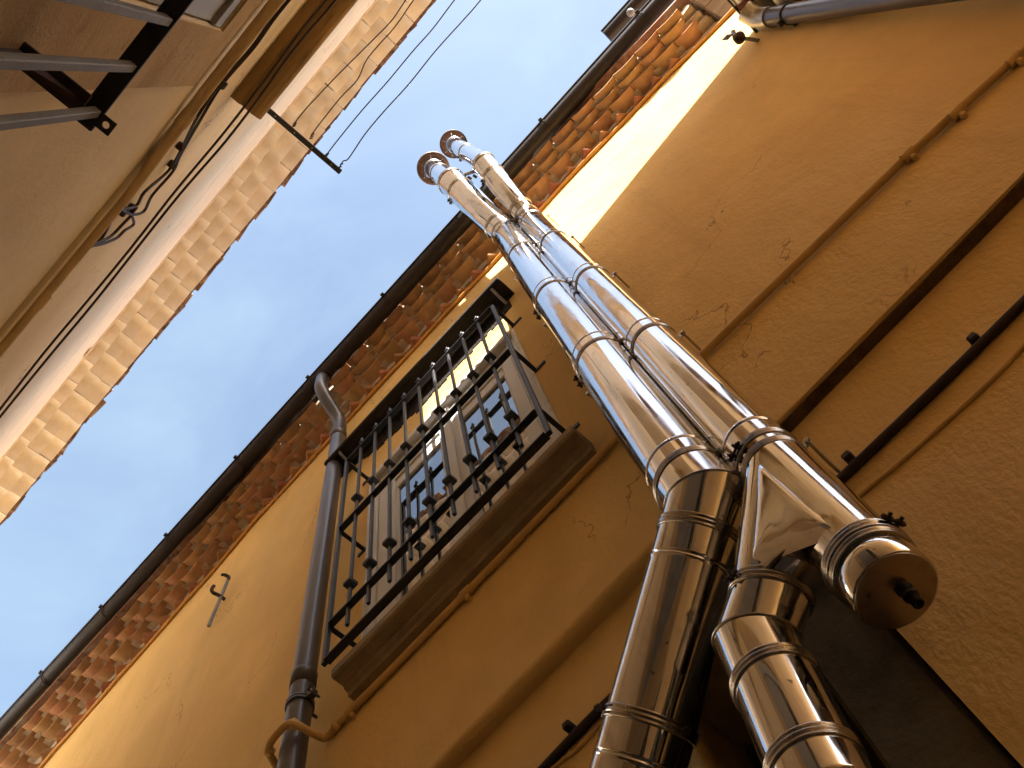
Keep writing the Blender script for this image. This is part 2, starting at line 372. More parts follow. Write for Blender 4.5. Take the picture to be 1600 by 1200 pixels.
def steel(name, col, rough, dent=0.16):
    m = mat(name, col, rough, 1.0, var=0.03, scale=3, bump=0)
    t = m.node_tree; L = t.links.new; b = t.nodes['Principled BSDF']
    g = node(t, 'ShaderNodeNewGeometry')
    mp = node(t, 'ShaderNodeMapping'); mp.inputs['Scale'].default_value = (1, 1, 0.35)
    L(g.outputs['Position'], mp.inputs['Vector'])
    n = node(t, 'ShaderNodeTexNoise'); n.inputs['Scale'].default_value = 7; n.inputs['Detail'].default_value = 2
    L(mp.outputs['Vector'], n.inputs['Vector'])
    bp = node(t, 'ShaderNodeBump'); bp.inputs['Strength'].default_value = dent; bp.inputs['Distance'].default_value = 0.01
    L(n.outputs['Fac'], bp.inputs['Height'])
    n2 = node(t, 'ShaderNodeTexNoise'); n2.inputs['Scale'].default_value = 260; n2.inputs['Detail'].default_value = 3
    mp2 = node(t, 'ShaderNodeMapping'); mp2.inputs['Scale'].default_value = (1, 1, 0.05); mp2.inputs['Rotation'].default_value = (0.3, 0.2, 0)
    L(g.outputs['Position'], mp2.inputs['Vector']); L(mp2.outputs['Vector'], n2.inputs['Vector'])
    b2 = node(t, 'ShaderNodeBump'); b2.inputs['Strength'].default_value = 0.02; b2.inputs['Distance'].default_value = 0.0006
    L(n2.outputs['Fac'], b2.inputs['Height']); L(bp.outputs['Normal'], b2.inputs['Normal'])
    L(b2.outputs['Normal'], b.inputs['Normal'])
    n3 = node(t, 'ShaderNodeTexNoise'); n3.inputs['Scale'].default_value = 9; n3.inputs['Detail'].default_value = 6
    L(g.outputs['Position'], n3.inputs['Vector'])
    r = node(t, 'ShaderNodeMapRange'); r.inputs['From Min'].default_value = 0.35; r.inputs['From Max'].default_value = 0.8
    r.inputs['To Min'].default_value = rough; r.inputs['To Max'].default_value = rough + 0.16
    L(n3.outputs['Fac'], r.inputs['Value'])
    # dried rain streaks, finger marks and specks
    mp3 = node(t, 'ShaderNodeMapping'); mp3.inputs['Scale'].default_value = (30, 30, 1.6)
    L(g.outputs['Position'], mp3.inputs['Vector'])
    n5 = node(t, 'ShaderNodeTexNoise'); n5.inputs['Scale'].default_value = 1.0; n5.inputs['Detail'].default_value = 4
    L(mp3.outputs['Vector'], n5.inputs['Vector'])
    r5 = node(t, 'ShaderNodeMapRange'); r5.inputs['From Min'].default_value = 0.60; r5.inputs['From Max'].default_value = 0.74; r5.inputs['To Max'].default_value = 0.16
    L(n5.outputs['Fac'], r5.inputs['Value'])
    ad = node(t, 'ShaderNodeMath', operation='ADD'); L(r.outputs['Result'], ad.inputs[0]); L(r5.outputs['Result'], ad.inputs[1])
    L(ad.outputs[0], b.inputs['Roughness'])
    n6 = node(t, 'ShaderNodeTexNoise'); n6.inputs['Scale'].default_value = 48; n6.inputs['Detail'].default_value = 3
    L(g.outputs['Position'], n6.inputs['Vector'])
    r6 = node(t, 'ShaderNodeMapRange'); r6.inputs['From Min'].default_value = 0.70; r6.inputs['From Max'].default_value = 0.76; r6.inputs['To Min'].default_value = 1.0; r6.inputs['To Max'].default_value = 0.35
    L(n6.outputs['Fac'], r6.inputs['Value'])
    r7 = node(t, 'ShaderNodeMapRange'); r7.inputs['From Min'].default_value = 0.5; r7.inputs['From Max'].default_value = 0.8; r7.inputs['To Min'].default_value = 1.0; r7.inputs['To Max'].default_value = 0.7
    L(n5.outputs['Fac'], r7.inputs['Value'])
    m7 = node(t, 'ShaderNodeMath', operation='MULTIPLY'); L(r6.outputs['Result'], m7.inputs[0]); L(r7.outputs['Result'], m7.inputs[1])
    vs7 = node(t, 'ShaderNodeVectorMath', operation='SCALE'); vs7.inputs[0].default_value = col; L(m7.outputs[0], vs7.inputs['Scale'])
    L(vs7.outputs['Vector'], b.inputs['Base Color'])
    return m
M['steel'] = steel('polished_stainless_steel', (0.69, 0.69, 0.695), 0.035)
M['steel_band'] = steel('stainless_clamp_steel', (0.44, 0.42, 0.40), 0.20)
M['cap_steel'] = steel('dull_stainless_steel', (0.36, 0.31, 0.28), 0.34)
M['cowl_metal'] = steel('weathered_cowl_metal', (0.17, 0.125, 0.10), 0.45)
gm = bpy.data.materials.new('window_glass'); gm.use_nodes = True
gt = gm.node_tree
gb = gt.nodes['Principled BSDF']
gb.inputs['Base Color'].default_value = (0.02, 0.024, 0.028, 1)
gb.inputs['Roughness'].default_value = 0.01
gb.inputs['IOR'].default_value = 2.6            # a double pane reflects from four surfaces
gb.inputs['Specular IOR Level'].default_value = 0.5
gn = node(gt, 'ShaderNodeTexNoise'); gn.inputs['Scale'].default_value = 2.2; gn.inputs['Detail'].default_value = 1
gg = node(gt, 'ShaderNodeNewGeometry'); gt.links.new(gg.outputs['Position'], gn.inputs['Vector'])
gbp = node(gt, 'ShaderNodeBump'); gbp.inputs['Strength'].default_value = 0.10; gbp.inputs['Distance'].default_value = 0.02
gt.links.new(gn.outputs['Fac'], gbp.inputs['Height']); gt.links.new(gbp.outputs['Normal'], gb.inputs['Normal'])
M['glass'] = gm

# ================================================================== SETTING
WY = 1.30        # face of the upper part of the yellow wall
WL = 1.345       # face of its lower part, set back under the ledge
GZ = -1.5        # ground
g = MB().box((-60, -60, GZ - 0.2), (60, 60, GZ))
tag(obj('ground', g, M['paving']), kind='structure')

def wall_grid(mb, xs, zs, holes, y0, y1):
    """Vertical wall slab between y0 (face) and y1 (back) with rectangular openings."""
    for i in range(len(xs) - 1):
        for j in range(len(zs) - 1):
            cx, cz = (xs[i] + xs[i + 1]) / 2, (zs[j] + zs[j + 1]) / 2
            if any(a < cx < b and c < cz < d for a, b, c, d in holes): continue
            x0, x1, z0, z1 = xs[i], xs[i + 1], zs[j], zs[j + 1]
            mb.add([(x0, y0, z0), (x1, y0, z0), (x1, y0, z1), (x0, y0, z1)], [(0, 1, 2, 3)])
            mb.add([(x0, y1, z0), (x1, y1, z0), (x1, y1, z1), (x0, y1, z1)], [(3, 2, 1, 0)])
    for a, b, c, d in holes:
        mb.add([(a, y0, c), (a, y1, c), (a, y1, d), (a, y0, d)], [(0, 1, 2, 3)])
        mb.add([(b, y0, c), (b, y1, c), (b, y1, d), (b, y0, d)], [(3, 2, 1, 0)])
        mb.add([(a, y0, c), (b, y0, c), (b, y1, c), (a, y1, c)], [(0, 1, 2, 3)])
        mb.add([(a, y0, d), (b, y0, d), (b, y1, d), (a, y1, d)], [(3, 2, 1, 0)])
    a, b, c, d = xs[0], xs[-1], zs[0], zs[-1]
    mb.add([(a, y0, c), (a, y1, c), (a, y1, d), (a, y0, d)], [(3, 2, 1, 0)])
    mb.add([(b, y0, c), (b, y1, c), (b, y1, d), (b, y0, d)], [(0, 1, 2, 3)])
    mb.add([(a, y0, d), (b, y0, d), (b, y1, d), (a, y1, d)], [(0, 1, 2, 3)])
    mb.add([(a, y0, c), (b, y0, c), (b, y1, c), (a, y1, c)], [(3, 2, 1, 0)])
    return mb

# ------------------------------------------------------------------ yellow building (right)
YB = thing('yellow_building', (0, 1.6, GZ), 'ochre yellow plastered house with brick and tile eaves on the side of the steel flues', 'building')
XA, XB = -9.4, 10.3
w = MB()
ledge = lambda x: 2.232 + 0.034 * x
WH = (-1.646, -0.512, 2.93, 4.86)                # window opening
wall_grid(w, [XA, WH[0], WH[1], XB], [2.30, WH[2], WH[3], 6.9], [WH], WY, 1.8)
up = obj('upper_wall', w, M['ochre'], YB)
w = MB()
OP = (-0.60, -0.092, GZ, 1.90)
wall_grid(w, [XA, OP[0], OP[1], XB], [GZ, OP[3], 2.29], [OP], WL, 1.8)
obj('lower_wall', w, M['ochre'], YB)
# rounded plaster lip where the upper wall overhangs the lower one
w = MB()
prof = [(WL + 0.01, 0.14), (WY + 0.002, 0.14), (WY - 0.002, 0.02), (WY - 0.005, 0.004), (WY - 0.004, -0.010), (WY + 0.002, -0.022), (WY + 0.014, -0.028), (WL + 0.01, -0.028)]
n = 60
rings = []
for i in range(n + 1):
    x = XA + (XB - XA) * i / n
    dz = ledge(x) + 0.028 + 0.004 * math.sin(x * 5.1) * math.sin(x * 2.3 + 1)
    k_ = min(1, max(0, (0.15 - x) / 0.3))
    rings.append([Vector((x, y if y > WY + 0.02 else (WY - 0.001) * (1 - k_) + y * k_, z + dz if not (-0.025 < z < 0.02) else dz + (-0.0265 + z * 0.05) * (1 - k_) + z * k_)) for y, z in prof])
w.rings(rings, (True, True), False)
for k in range(len(w.sm)):
    w.sm[k] = (k % len(prof)) in (2, 3, 4, 5) and w.v[w.f[k][0]].x < 0.1 and len(w.f[k]) == 4
obj('plaster_ledge', w, M['ochre'], YB)

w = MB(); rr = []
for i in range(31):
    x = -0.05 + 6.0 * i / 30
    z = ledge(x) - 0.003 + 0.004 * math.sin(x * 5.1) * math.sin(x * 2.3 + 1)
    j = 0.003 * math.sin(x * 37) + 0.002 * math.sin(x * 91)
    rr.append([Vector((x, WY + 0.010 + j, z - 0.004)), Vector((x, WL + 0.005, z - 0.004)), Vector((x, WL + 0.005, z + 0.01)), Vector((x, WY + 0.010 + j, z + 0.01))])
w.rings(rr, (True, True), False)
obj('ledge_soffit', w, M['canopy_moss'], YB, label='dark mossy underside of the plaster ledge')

# eaves: cord line, dentil bricks, three rows of barrel tiles, mortar bed
cordpx = [(66, 1200), (200, 1047), (330, 900), (400, 817), (602, 597), (782, 403), (875, 298), (1000, 168), (1155, 10)]
zc_pts = [(lambda p: (p.x, p.z))(PY(x, y, WY)) for x, y in cordpx]
zc_pts = [(-11, zc_pts[0][1] - 0.25)] + zc_pts + [(7, zc_pts[-1][1] - 0.2)]
ZC = interp(zc_pts)
rowpx = [(0, 1175), (250, 900), (520, 592), (735, 352), (850, 230), (1040, 35)]
z3_pts = [(lambda p: (p.x, p.z))(PY(x, y, 1.07)) for x, y in rowpx]
z3_pts = [(-11, z3_pts[0][1] - 0.2)] + z3_pts + [(7, z3_pts[-1][1] - 0.2)]
Z3 = interp(z3_pts)
def eave(u, x):                                   # point of the cornice profile: u = 0 at the wall, 1 at the outer lip
    return WY + (1.07 - WY) * u, ZC(x) + (Z3(x) - ZC(x)) * u
XE = 1.72                                         # where the tile rows stop
US = (0.27, 0.52, 0.76, 1.0)
w = MB(); rings = []
for i in range(91):
    x = -6.4 + (XE - 0.03 + 6.4) * i / 90
    p = [(1.75, ZC(x) - 0.005)]
    prev = (WY + 0.004, ZC(x) + 0.012)
    p.append((prev[0], prev[1] - 0.017))
    for k, u in enumerate(US):
        y, z = eave(u, x)
        jit = 0.006 * math.sin(x * 13 + k * 2) + 0.004 * math.sin(x * 31 + k)
        p.append((prev[0], z - 0.004 + (0.0 if k == 0 else 0.008)))
        p.append((y + 0.042 + jit, z - 0.004 + (0.0 if k == 0 else 0.008)))
        prev = (y + 0.042 + jit, z)
    p.append((prev[0], Z3(x) + 0.12)); p.append((1.75, Z3(x) + 0.12))
    rings.append([Vector((x, a, b)) for a, b in p])
w.rings(rings, (True, True), False)
EA = obj('eaves_cornice', w, M['mortar'], YB)
def barrel(wd, dp, sag, th, n=8, tip=0.0):
    """A barrel tile lying belly down: x across, y from the lip (0) into the wall, z up."""
    R = []
    m = MB()
    pts = []
    for i in range(n + 1):
        t = -1 + 2 * i / n
        pts.append((t * wd / 2, -sag * math.cos(t * math.pi / 2)))
    outline = pts + [(x, z + th) for x, z in reversed(pts)]
    N = len(outline)
    vs = [(x, 0, z) for x, z in outline] + [(x, dp, z + tip) for x, z in outline]
    fs = [(i, (i + 1) % N, N + (i + 1) % N, N + i) for i in range(N)]
    for q, f in enumerate(fs):
        m.add([vs[i] for i in f], [(0, 1, 2, 3)], False)
    for i in range(n):
        a, b, c, d = i, i + 1, N - 2 - i, N - 1 - i
        m.add([vs[a], vs[b], vs[c], vs[d]], [(0, 1, 2, 3)])
        m.add([vs[N + a], vs[N + b], vs[N + c], vs[N + d]], [(3, 2, 1, 0)])
    return m
import bmesh
def welded(mb, name, smooth_deg=35):
    me = mb.mesh(name)
    bm = bmesh.new(); bm.from_mesh(me)
    bmesh.ops.remove_doubles(bm, verts=bm.verts, dist=1e-5)
    bmesh.ops.recalc_face_normals(bm, faces=bm.faces)
    for e in bm.edges:
        e.smooth = len(e.link_faces) == 2 and e.calc_face_angle(0) < math.radians(smooth_deg)
    for f in bm.faces: f.smooth = True
    bm.to_mesh(me); bm.free()
    return me
tile_meshes = []
for k in range(5):
    me = welded(barrel(0.187 + 0.003 * (k % 3), 0.125, 0.038 + 0.004 * (k % 2), 0.014, 10), 'tile')
    me.materials.append(M['tile']); tile_meshes.append(me)
PER = 0.194
def inst(name, me, parent, M4):
    o = bpy.data.objects.new(name, me); COL.objects.link(o)
    o.parent = parent
    o.matrix_local = Matrix.Translation(-WORLDPOS[parent]) @ M4
    return o
for k, u in enumerate(US[1:]):
    x = -6.25 + (0.5 * PER if k == 1 else 0)
    while x < XE - 0.06 - 0.05 * k:
        if -2.03 < x < -1.80:
            x += 0.02; continue
        y, z = eave(u, x)
        sl = math.atan((Z3(x + 0.1) - Z3(x - 0.1)) / 0.2)
        q = Matrix.Translation((x, y + random.uniform(-0.005, 0.005), z + 0.020 + random.uniform(-0.003, 0.003))) @ Matrix.Rotation(-sl, 4, 'Y') @ \
            Matrix.Rotation(random.uniform(-0.03, 0.03), 4, 'Z') @ Matrix.Rotation(random.uniform(-0.035, 0.035), 4, 'Y') @ Matrix.Rotation(random.uniform(-0.05, 0.02), 4, 'X')
        inst('tile', random.choice(tile_meshes), EA, q)
        x += PER * random.uniform(0.97, 1.03)
bm_ = MB(); bm_.bbox((-0.062, -0.062, 0.0), (0.062, 0.062, 0.062), 0.006)
bme = bm_.mesh('brick'); bme.materials.append(M['brick'])
x = -6.25
while x < XE - 0.25:
    y, z = eave(0.0, x); y2, z2 = eave(US[0], x)
    q = Matrix.Translation((x, y2 + 0.080 + random.uniform(-0.006, 0.006), z + 0.03)) @ Matrix.Rotation(math.pi / 4 + random.uniform(-0.08, 0.08), 4, 'Z') @ Matrix.Rotation(random.uniform(-0.04, 0.04), 4, 'X')
    inst('brick', bme, EA, q)
    x += 0.158
# painted cable run along the foot of the eaves
w = MB()
pts = []
for i in range(140):
    x = -7 + (XE + 0.9 + 7) * i / 139
    pts.append((x, WY - 0.014 + 0.003 * math.sin(x * 9), ZC(x) + 0.004 * math.sin(x * 6.3) + 0.003 * math.sin(x * 17)))
w.tube(pts, 0.0135, 8)
solo('cable', w, M['cord'], (0, WY, ZC(0)), 'orange painted cable running under the terracotta eaves', 'cable')
# weathered board and rubble beyond the end of the tile rows
w = MB()
for i, (u0, u1) in enumerate(((0.1, 0.55), (0.57, 0.98))):
    y0, z0 = eave(u0, 2.5); y1, z1 = eave(u1, 2.5)
    rg = []
    for j in range(25):
        x = XE + (4.5 - XE) * j / 24
        d = (ZC(x) - ZC(2.5))
        wob = 0.01 * math.sin(x * 9 + i)
        rg.append([Vector((x, y0, z0 + d + wob)), Vector((x, y1, z1 + d + wob)), Vector((x, y1, z1 + d + 0.06)), Vector((x, y0 + 0.05, z1 + d + 0.06))])
    w.rings(rg, (True, True), False)
obj('eaves_board', w, M['old_board'], YB, label='bare weathered boarding beyond the tiles')
# roof slope behind the gutter
w = MB(); rr = []
for i in range(61):
    x = XA + (XB - XA) * i / 60
    z = Z3(x) + 0.145
    rr.append([Vector((x, 1.045, z)), Vector((x, 6.0, z + 1.7)), Vector((x, 6.0, z + 1.75)), Vector((x, 1.045, z + 0.03))])
w.rings(rr, (True, True), False)
roofY = obj('roof', w, M['roof_tile'], YB)
# far body of the house so that it is closed
w = MB().box((XA, 1.8, GZ), (XB, 6.0, 6.6))
obj('house_body', w, M['ochre'], YB)

# window
WIN = obj('window', MB().bbox((WH[0], WY + 0.012, WH[2] + 0.02), (WH[0] + 0.05, WY + 0.07, WH[3]), 0.004)
          .bbox((WH[1] - 0.075, WY + 0.012, WH[2] + 0.02), (WH[1] - 0.012, WY + 0.07, WH[3]), 0.004)
          .bbox((WH[0] + 0.05, WY + 0.012, WH[3] - 0.10), (WH[1] - 0.075, WY + 0.07, WH[3]), 0.004)
          .bbox((WH[0] + 0.05, WY + 0.014, WH[2] + 0.02), (WH[1] - 0.075, WY + 0.07, WH[2] + 0.06), 0.004), M['white_wood'], YB, label='white framed casement window')
GX = ((-1.478, -1.132), (-0.992, -0.662))
zb, zt = 3.06, 4.47
sx = ((WH[0] + 0.053, -1.066), (-1.060, WH[1] - 0.078))
for (a, b), (s0, s1) in zip(GX, sx):
    s = MB(); yf = WY + 0.022
    st = WH[3] - 0.104
    s.bbox((s0, yf, WH[2] + 0.063), (a, yf + 0.05, st), 0.005)
    s.bbox((b, yf, WH[2] + 0.063), (s1, yf + 0.05, st), 0.005)
    s.bbox((a, yf + 0.001, WH[2] + 0.063), (b, yf + 0.05, zb), 0.005)
    s.bbox((a, yf + 0.001, zt + 0.10), (b, yf + 0.05, st), 0.005)
    s.bbox((a, yf + 0.012, zt), (b, yf + 0.05, zt + 0.098), 0.004)
    # glazing bead
    for q0, q1 in (((a, zb), (a + 0.012, zt)), ((b - 0.012, zb), (b, zt))):
        s.bbox((q0[0], yf + 0.012, q0[1]), (q1[0], yf + 0.03, q1[1]), 0.003)
    obj('sash', s, M['white_wood'], WIN)
    obj('pane', MB().box((a - 0.004, yf + 0.026, zb - 0.004), (b + 0.004, yf + 0.032, zt + 0.004)), M['glass'], WIN)
m = MB().bbox((-1.092, WY + 0.004, WH[2] + 0.07), (-1.035, WY + 0.021, WH[3] - 0.11), 0.004)
obj('cover_strip', m, M['white_wood'], WIN)
obj('interior', MB().box((WH[0], 1.74, WH[2]), (WH[1], 1.78, WH[3])), M['dark_room'], WIN)
# painted margin beside the window
j = MB().bbox((WH[1] - 0.011, WY - 0.012, WH[2] + 0.03), (WH[1] + 0.010, WY + 0.05, WH[3] - 0.05), 0.004)
j.bbox((WH[0] - 0.006, WY - 0.004, WH[2] + 0.03), (WH[0] + 0.002, WY + 0.03, WH[3] - 0.12), 0.002)
j.bbox((WH[0] + 0.05, WY - 0.018, WH[3] - 0.10), (WH[1] - 0.02, WY + 0.011, WH[3] - 0.055), 0.006)
j.bbox((WH[0] + 0.03, WY - 0.010, WH[3] - 0.054), (WH[1] - 0.02, WY + 0.011, WH[3] - 0.012), 0.006)
obj('window_surround', j, M['old_white'], YB)
# sill with moulded underside
sl = MB()
pr = [(WY + 0.03, 2.905), (WY - 0.030, 2.905), (WY - 0.034, 2.925), (WY - 0.052, 2.932), (WY - 0.054, 2.943), (WY - 0.104, 2.945), (WY - 0.112, 2.955), (WY - 0.112, 2.992), (WY - 0.102, 3.0), (WY + 0.03, 3.02)]
sl.prism(pr, -1.672, -0.428)
SI = obj('window_sill', sl, M['stone'], YB, label='brown stone sill with moulded underside')
# ragged remains of render along the sill back
rg = MB()
for i in range(26):
    x = -1.60 + i * 0.042
    if i in (6, 15): continue
    rg.bbox((x, WY - 0.03 + random.uniform(-0.006, 0.006), 3.0), (x + 0.043, WY + 0.02, 3.035 + random.uniform(0, 0.014)), 0.005)
obj('mortar_fillet', rg, M['mortar'], YB)
# black canopy board over the window
cp = MB()
cp.bbox((-1.925, WY - 0.138, 5.332), (-0.40, WY + 0.02, 5.372), 0.006)
CA = obj('window_canopy', cp, M['canopy'], YB, label='blackened board jutting out over the window')
for x in (-1.80, -0.47):
    b = MB(); pts = smooth_path([(x, WY + 0.01, 5.30), (x, WY - 0.03, 5.285), (x, WY - 0.09, 5.305), (x, WY - 0.12, 5.33)])
    b.tube(pts, 0.009, 8)
    obj('bracket', b, M['grey_iron'], CA)
# ragged render edge under the canopy
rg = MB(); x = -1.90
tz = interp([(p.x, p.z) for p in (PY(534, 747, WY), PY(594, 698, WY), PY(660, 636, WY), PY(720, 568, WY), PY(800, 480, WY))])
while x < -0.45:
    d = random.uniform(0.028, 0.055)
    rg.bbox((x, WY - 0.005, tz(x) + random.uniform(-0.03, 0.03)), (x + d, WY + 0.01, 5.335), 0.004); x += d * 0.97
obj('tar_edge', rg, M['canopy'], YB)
# stone jamb and dark doorway behind the flue bends
jb = MB().bbox((-0.267, WL + 0.010, GZ), (-0.098, WL + 0.30, 1.895), 0.01)
obj('stone_jamb', jb, M['dark_stone'], YB, label='dark stone door jamb under the capped flue')
obj('door_leaf', MB().bbox((-0.60, 1.70, GZ), (-0.267, 1.76, 1.90), 0.004), M['door'], YB)

# ------------------------------------------------------------------ cream building (left)
CB = thing('cream_building', L2W((0, -0.8, GZ)), 'cream plastered house with painted tile eaves across the alley from the flues', 'building')
YL = -0.47
LWH = (-0.236, 0.75, 1.2, 3.17)
LDO = (-2.3, -1.25, GZ, 0.95)
w = MB(L2W)
wall_grid(w, [-5.65, LDO[0], LDO[1], LWH[0], LWH[1], 0.95], [GZ, LDO[3], LWH[2], LWH[3], 7.66], [LWH, LDO], YL, YL - 0.45)
obj('wall', w, M['cream'], CB)
w = MB(L2W).box((-5.65, -6.0, GZ), (0.95, YL - 0.45, 7.6))
obj('house_body', w, M['cream'], CB)
DO = obj('door', MB(L2W).bbox((LDO[0], YL - 0.22, GZ), (LDO[1], YL - 0.16, LDO[3]), 0.004), M['door'], CB)
for k in range(2):
    for j_ in range(3):
        obj('door_panel', MB(L2W).bbox((LDO[0] + 0.10 + 0.5 * k, YL - 0.165, GZ + 0.15 + 0.78 * j_), (LDO[0] + 0.45 + 0.5 * k, YL - 0.145, GZ + 0.80 + 0.78 * j_), 0.012), M['door'], DO)
# rough older render round the lower window
zs1 = 3.40
xs0 = -0.452
w = MB(L2W)
n = 14
w.box((xs0, YL - 0.02, 0.4), (LWH[0] - 0.002, YL + 0.007, zs1))
w.box((LWH[0] - 0.002, YL - 0.02, LWH[3] + 0.002), (0.95, YL + 0.007, zs1))
w.box((LWH[0] - 0.002, YL - 0.02, 0.4), (0.95, YL + 0.007, LWH[2] - 0.002))
obj('rough_render', w, M['cream_rough'], CB, label='rough darker render round the shuttered window')
pl = MB(L2W)  # unseen dark plinth, added to cut bounce light on the lower flues
for a, b in ((-5.64, LDO[0] - 0.02), (LDO[1] + 0.02, 0.94)):
    pl.bbox((a, YL - 0.02, GZ), (b, YL + 0.03, 0.35), 0.008)
obj('added_plinth', pl, M['dark_stone'], CB)
# string course and coved top band
def lbar(mb, prof, x0, x1, dz=None, n=1):
    rr = []
    for i in range(n + 1):
        x = x0 + (x1 - x0) * i / n
        rr.append([(x, y, z + (dz(x) if dz else 0)) for y, z in prof])
    # MB.rings does not transform, so build through add
    N = len(prof); vs = [p for r in rr for p in r]; fs = []
    for i in range(n):
        for j in range(N):
            a, b = i * N + j, i * N + (j + 1) % N
            fs.append((a, b, b + N, a + N))
    mb.add(vs, fs); mb.add(rr[0], [tuple(range(N))[::-1]]); mb.add(rr[-1], [tuple(range(N))])
    return mb
sz = interp([(-1.565, 3.432), (-0.917, 3.545), (-0.07, 3.69), (0.95, 3.80), (-5.65, 2.75)])
w = MB(L2W)
lbar(w, [(YL - 0.05, 0.0), (YL + 0.018, 0.0), (YL + 0.022, 0.01), (YL + 0.022, 0.05), (YL + 0.016, 0.075), (YL - 0.05, 0.09)], -5.65, 0.95, sz, 40)
obj('string_course', w, M['cream'], CB)
w = MB(L2W)
lbar(w, [(YL - 0.05, 7.0), (YL + 0.001, 7.0), (YL + 0.012, 7.3), (YL + 0.028, 7.52), (YL + 0.034, 7.60), (YL + 0.03, 7.66), (YL - 0.05, 7.66)], -5.65, 0.95)
obj('cove', w, M['cream'], CB)
# cornice
LFR = ((-0.345, 7.665), (-0.238, 7.79), (-0.131, 7.915))
w = MB(L2W)
p = [(YL - 0.3, 7.63), (YL + 0.040, 7.63)]
py = YL + 0.040
for y, z in LFR:
    p += [(py, z + 0.060), (y - 0.022, z + 0.060)]; py = y - 0.022
p += [(py, 8.0), (YL - 0.3, 8.0)]
lbar(w, p, -5.65, 0.93)
LE = obj('eaves_cornice', w, M['cream_mortar'], CB)
ctile = []
for k in range(4):
    me = welded(barrel(0.209 + 0.002 * k, 0.15, -0.046 - 0.006 * (k % 2), 0.015, 10), 'tile')
    me.materials.append(M['cream_tile']); ctile.append(me)
rot = Matrix.Rotation(LH, 4, 'Z') @ Matrix.Rotation(math.pi, 4, 'Z')
LPER = 0.216
for k, (y, z) in enumerate(LFR):
    x = -5.55 + (0.5 * LPER if k == 1 else 0.02 * k)
    while x < 0.9:
        q = Matrix.Translation(L2W((x, y + random.uniform(-0.003, 0.003), z + random.uniform(-0.003, 0.003) + 0.002))) @ rot @ \
            Matrix.Rotation(random.uniform(-0.02, 0.02), 4, 'Z') @ Matrix.Rotation(random.uniform(-0.03, 0.03), 4, 'Y') @ Matrix.Rotation(random.uniform(-0.03, 0.01), 4, 'X')
        inst('tile', random.choice(ctile), LE, q)
        x += LPER * random.uniform(0.98, 1.02)
# broken ends of the roof tiles above
LR = MB(L2W)
LR.add([(-5.65, -0.14, 7.99), (0.95, -0.14, 7.99), (0.95, -6.0, 9.6), (-5.65, -6.0, 9.6), (-5.65, -0.14, 8.05), (0.95, -0.14, 8.05), (0.95, -6.0, 9.68), (-5.65, -6.0, 9.68)],
       [(0, 1, 2, 3), (7, 6, 5, 4), (4, 5, 1, 0), (6, 7, 3, 2), (5, 6, 2, 1), (7, 4, 0, 3)])
LRO = obj('roof', LR, M['roof_tile'], CB)
rt = []
for k in range(4):
    me = welded(barrel(0.15 + 0.012 * k, 0.22, 0.035, 0.015, 6, 0.05), 'roof_tile')
    me.materials.append(M['roof_tile']); rt.append(me)
x = -5.55; k = 0
while x < 0.9:
    up_ = k % 2
    q = Matrix.Translation(L2W((x, -0.112 + random.uniform(-0.012, 0.014), 8.01 + 0.045 * up_ + random.uniform(-0.008, 0.008)))) @ rot @ \
        Matrix.Rotation(random.uniform(-0.12, 0.12), 4, 'Z') @ Matrix.Rotation(math.pi * up_ + random.uniform(-0.1, 0.1), 4, 'Y') @ Matrix.Rotation(random.uniform(-0.05, 0.08), 4, 'X')
    inst('roof_tile', random.choice(rt), LRO, q)
    x += random.uniform(0.095, 0.13); k += 1

# shuttered window on the left
SH = obj('window', MB(L2W).box((LWH[0], YL - 0.30, LWH[2]), (LWH[1], YL - 0.28, LWH[3])), M['dark_room'], CB)
fx = LWH[0]
s = MB(L2W)
for k in range(7):
    a = fx + 0.004 + k * 0.105; d = 0.012 * (k % 2)
    s2 = MB(L2W).bbox((a, YL - 0.045 + d, LWH[2] + 0.02), (a + 0.10, YL - 0.020 + d, LWH[3] - 0.006), 0.004)
    obj('shutter_board', s2, M['shutter'], SH)
s = MB(L2W).bbox((fx + 0.002, YL - 0.024, LWH[3] - 0.12), (LWH[1], YL - 0.004, LWH[3] - 0.02), 0.004)
obj('shutter_rail', s, M['shutter'], SH)
# moulded sill of the window above
us = MB(L2W)
pr = [(YL - 0.02, 4.60), (YL - 0.02, 4.47), (YL + 0.045, 4.47), (YL + 0.052, 4.490), (YL + 0.060, 4.497), (YL + 0.078, 4.485), (YL + 0.098, 4.48), (YL + 0.120, 4.49), (YL + 0.142, 4.51), (YL + 0.152, 4.53), (YL + 0.152, 4.575), (YL + 0.14, 4.59)]
us.prism(pr, -0.528, 0.80)
obj('upper_window_sill', us, M['sill_cream'], CB, label='moulded brown sill of the upper window')
uw = MB(L2W).box((-0.43, YL - 0.01, 4.60), (0.75, YL + 0.006, 6.2))
obj('upper_shutter', uw, M['stone'], CB, label='closed brown shutters above the moulded sill')

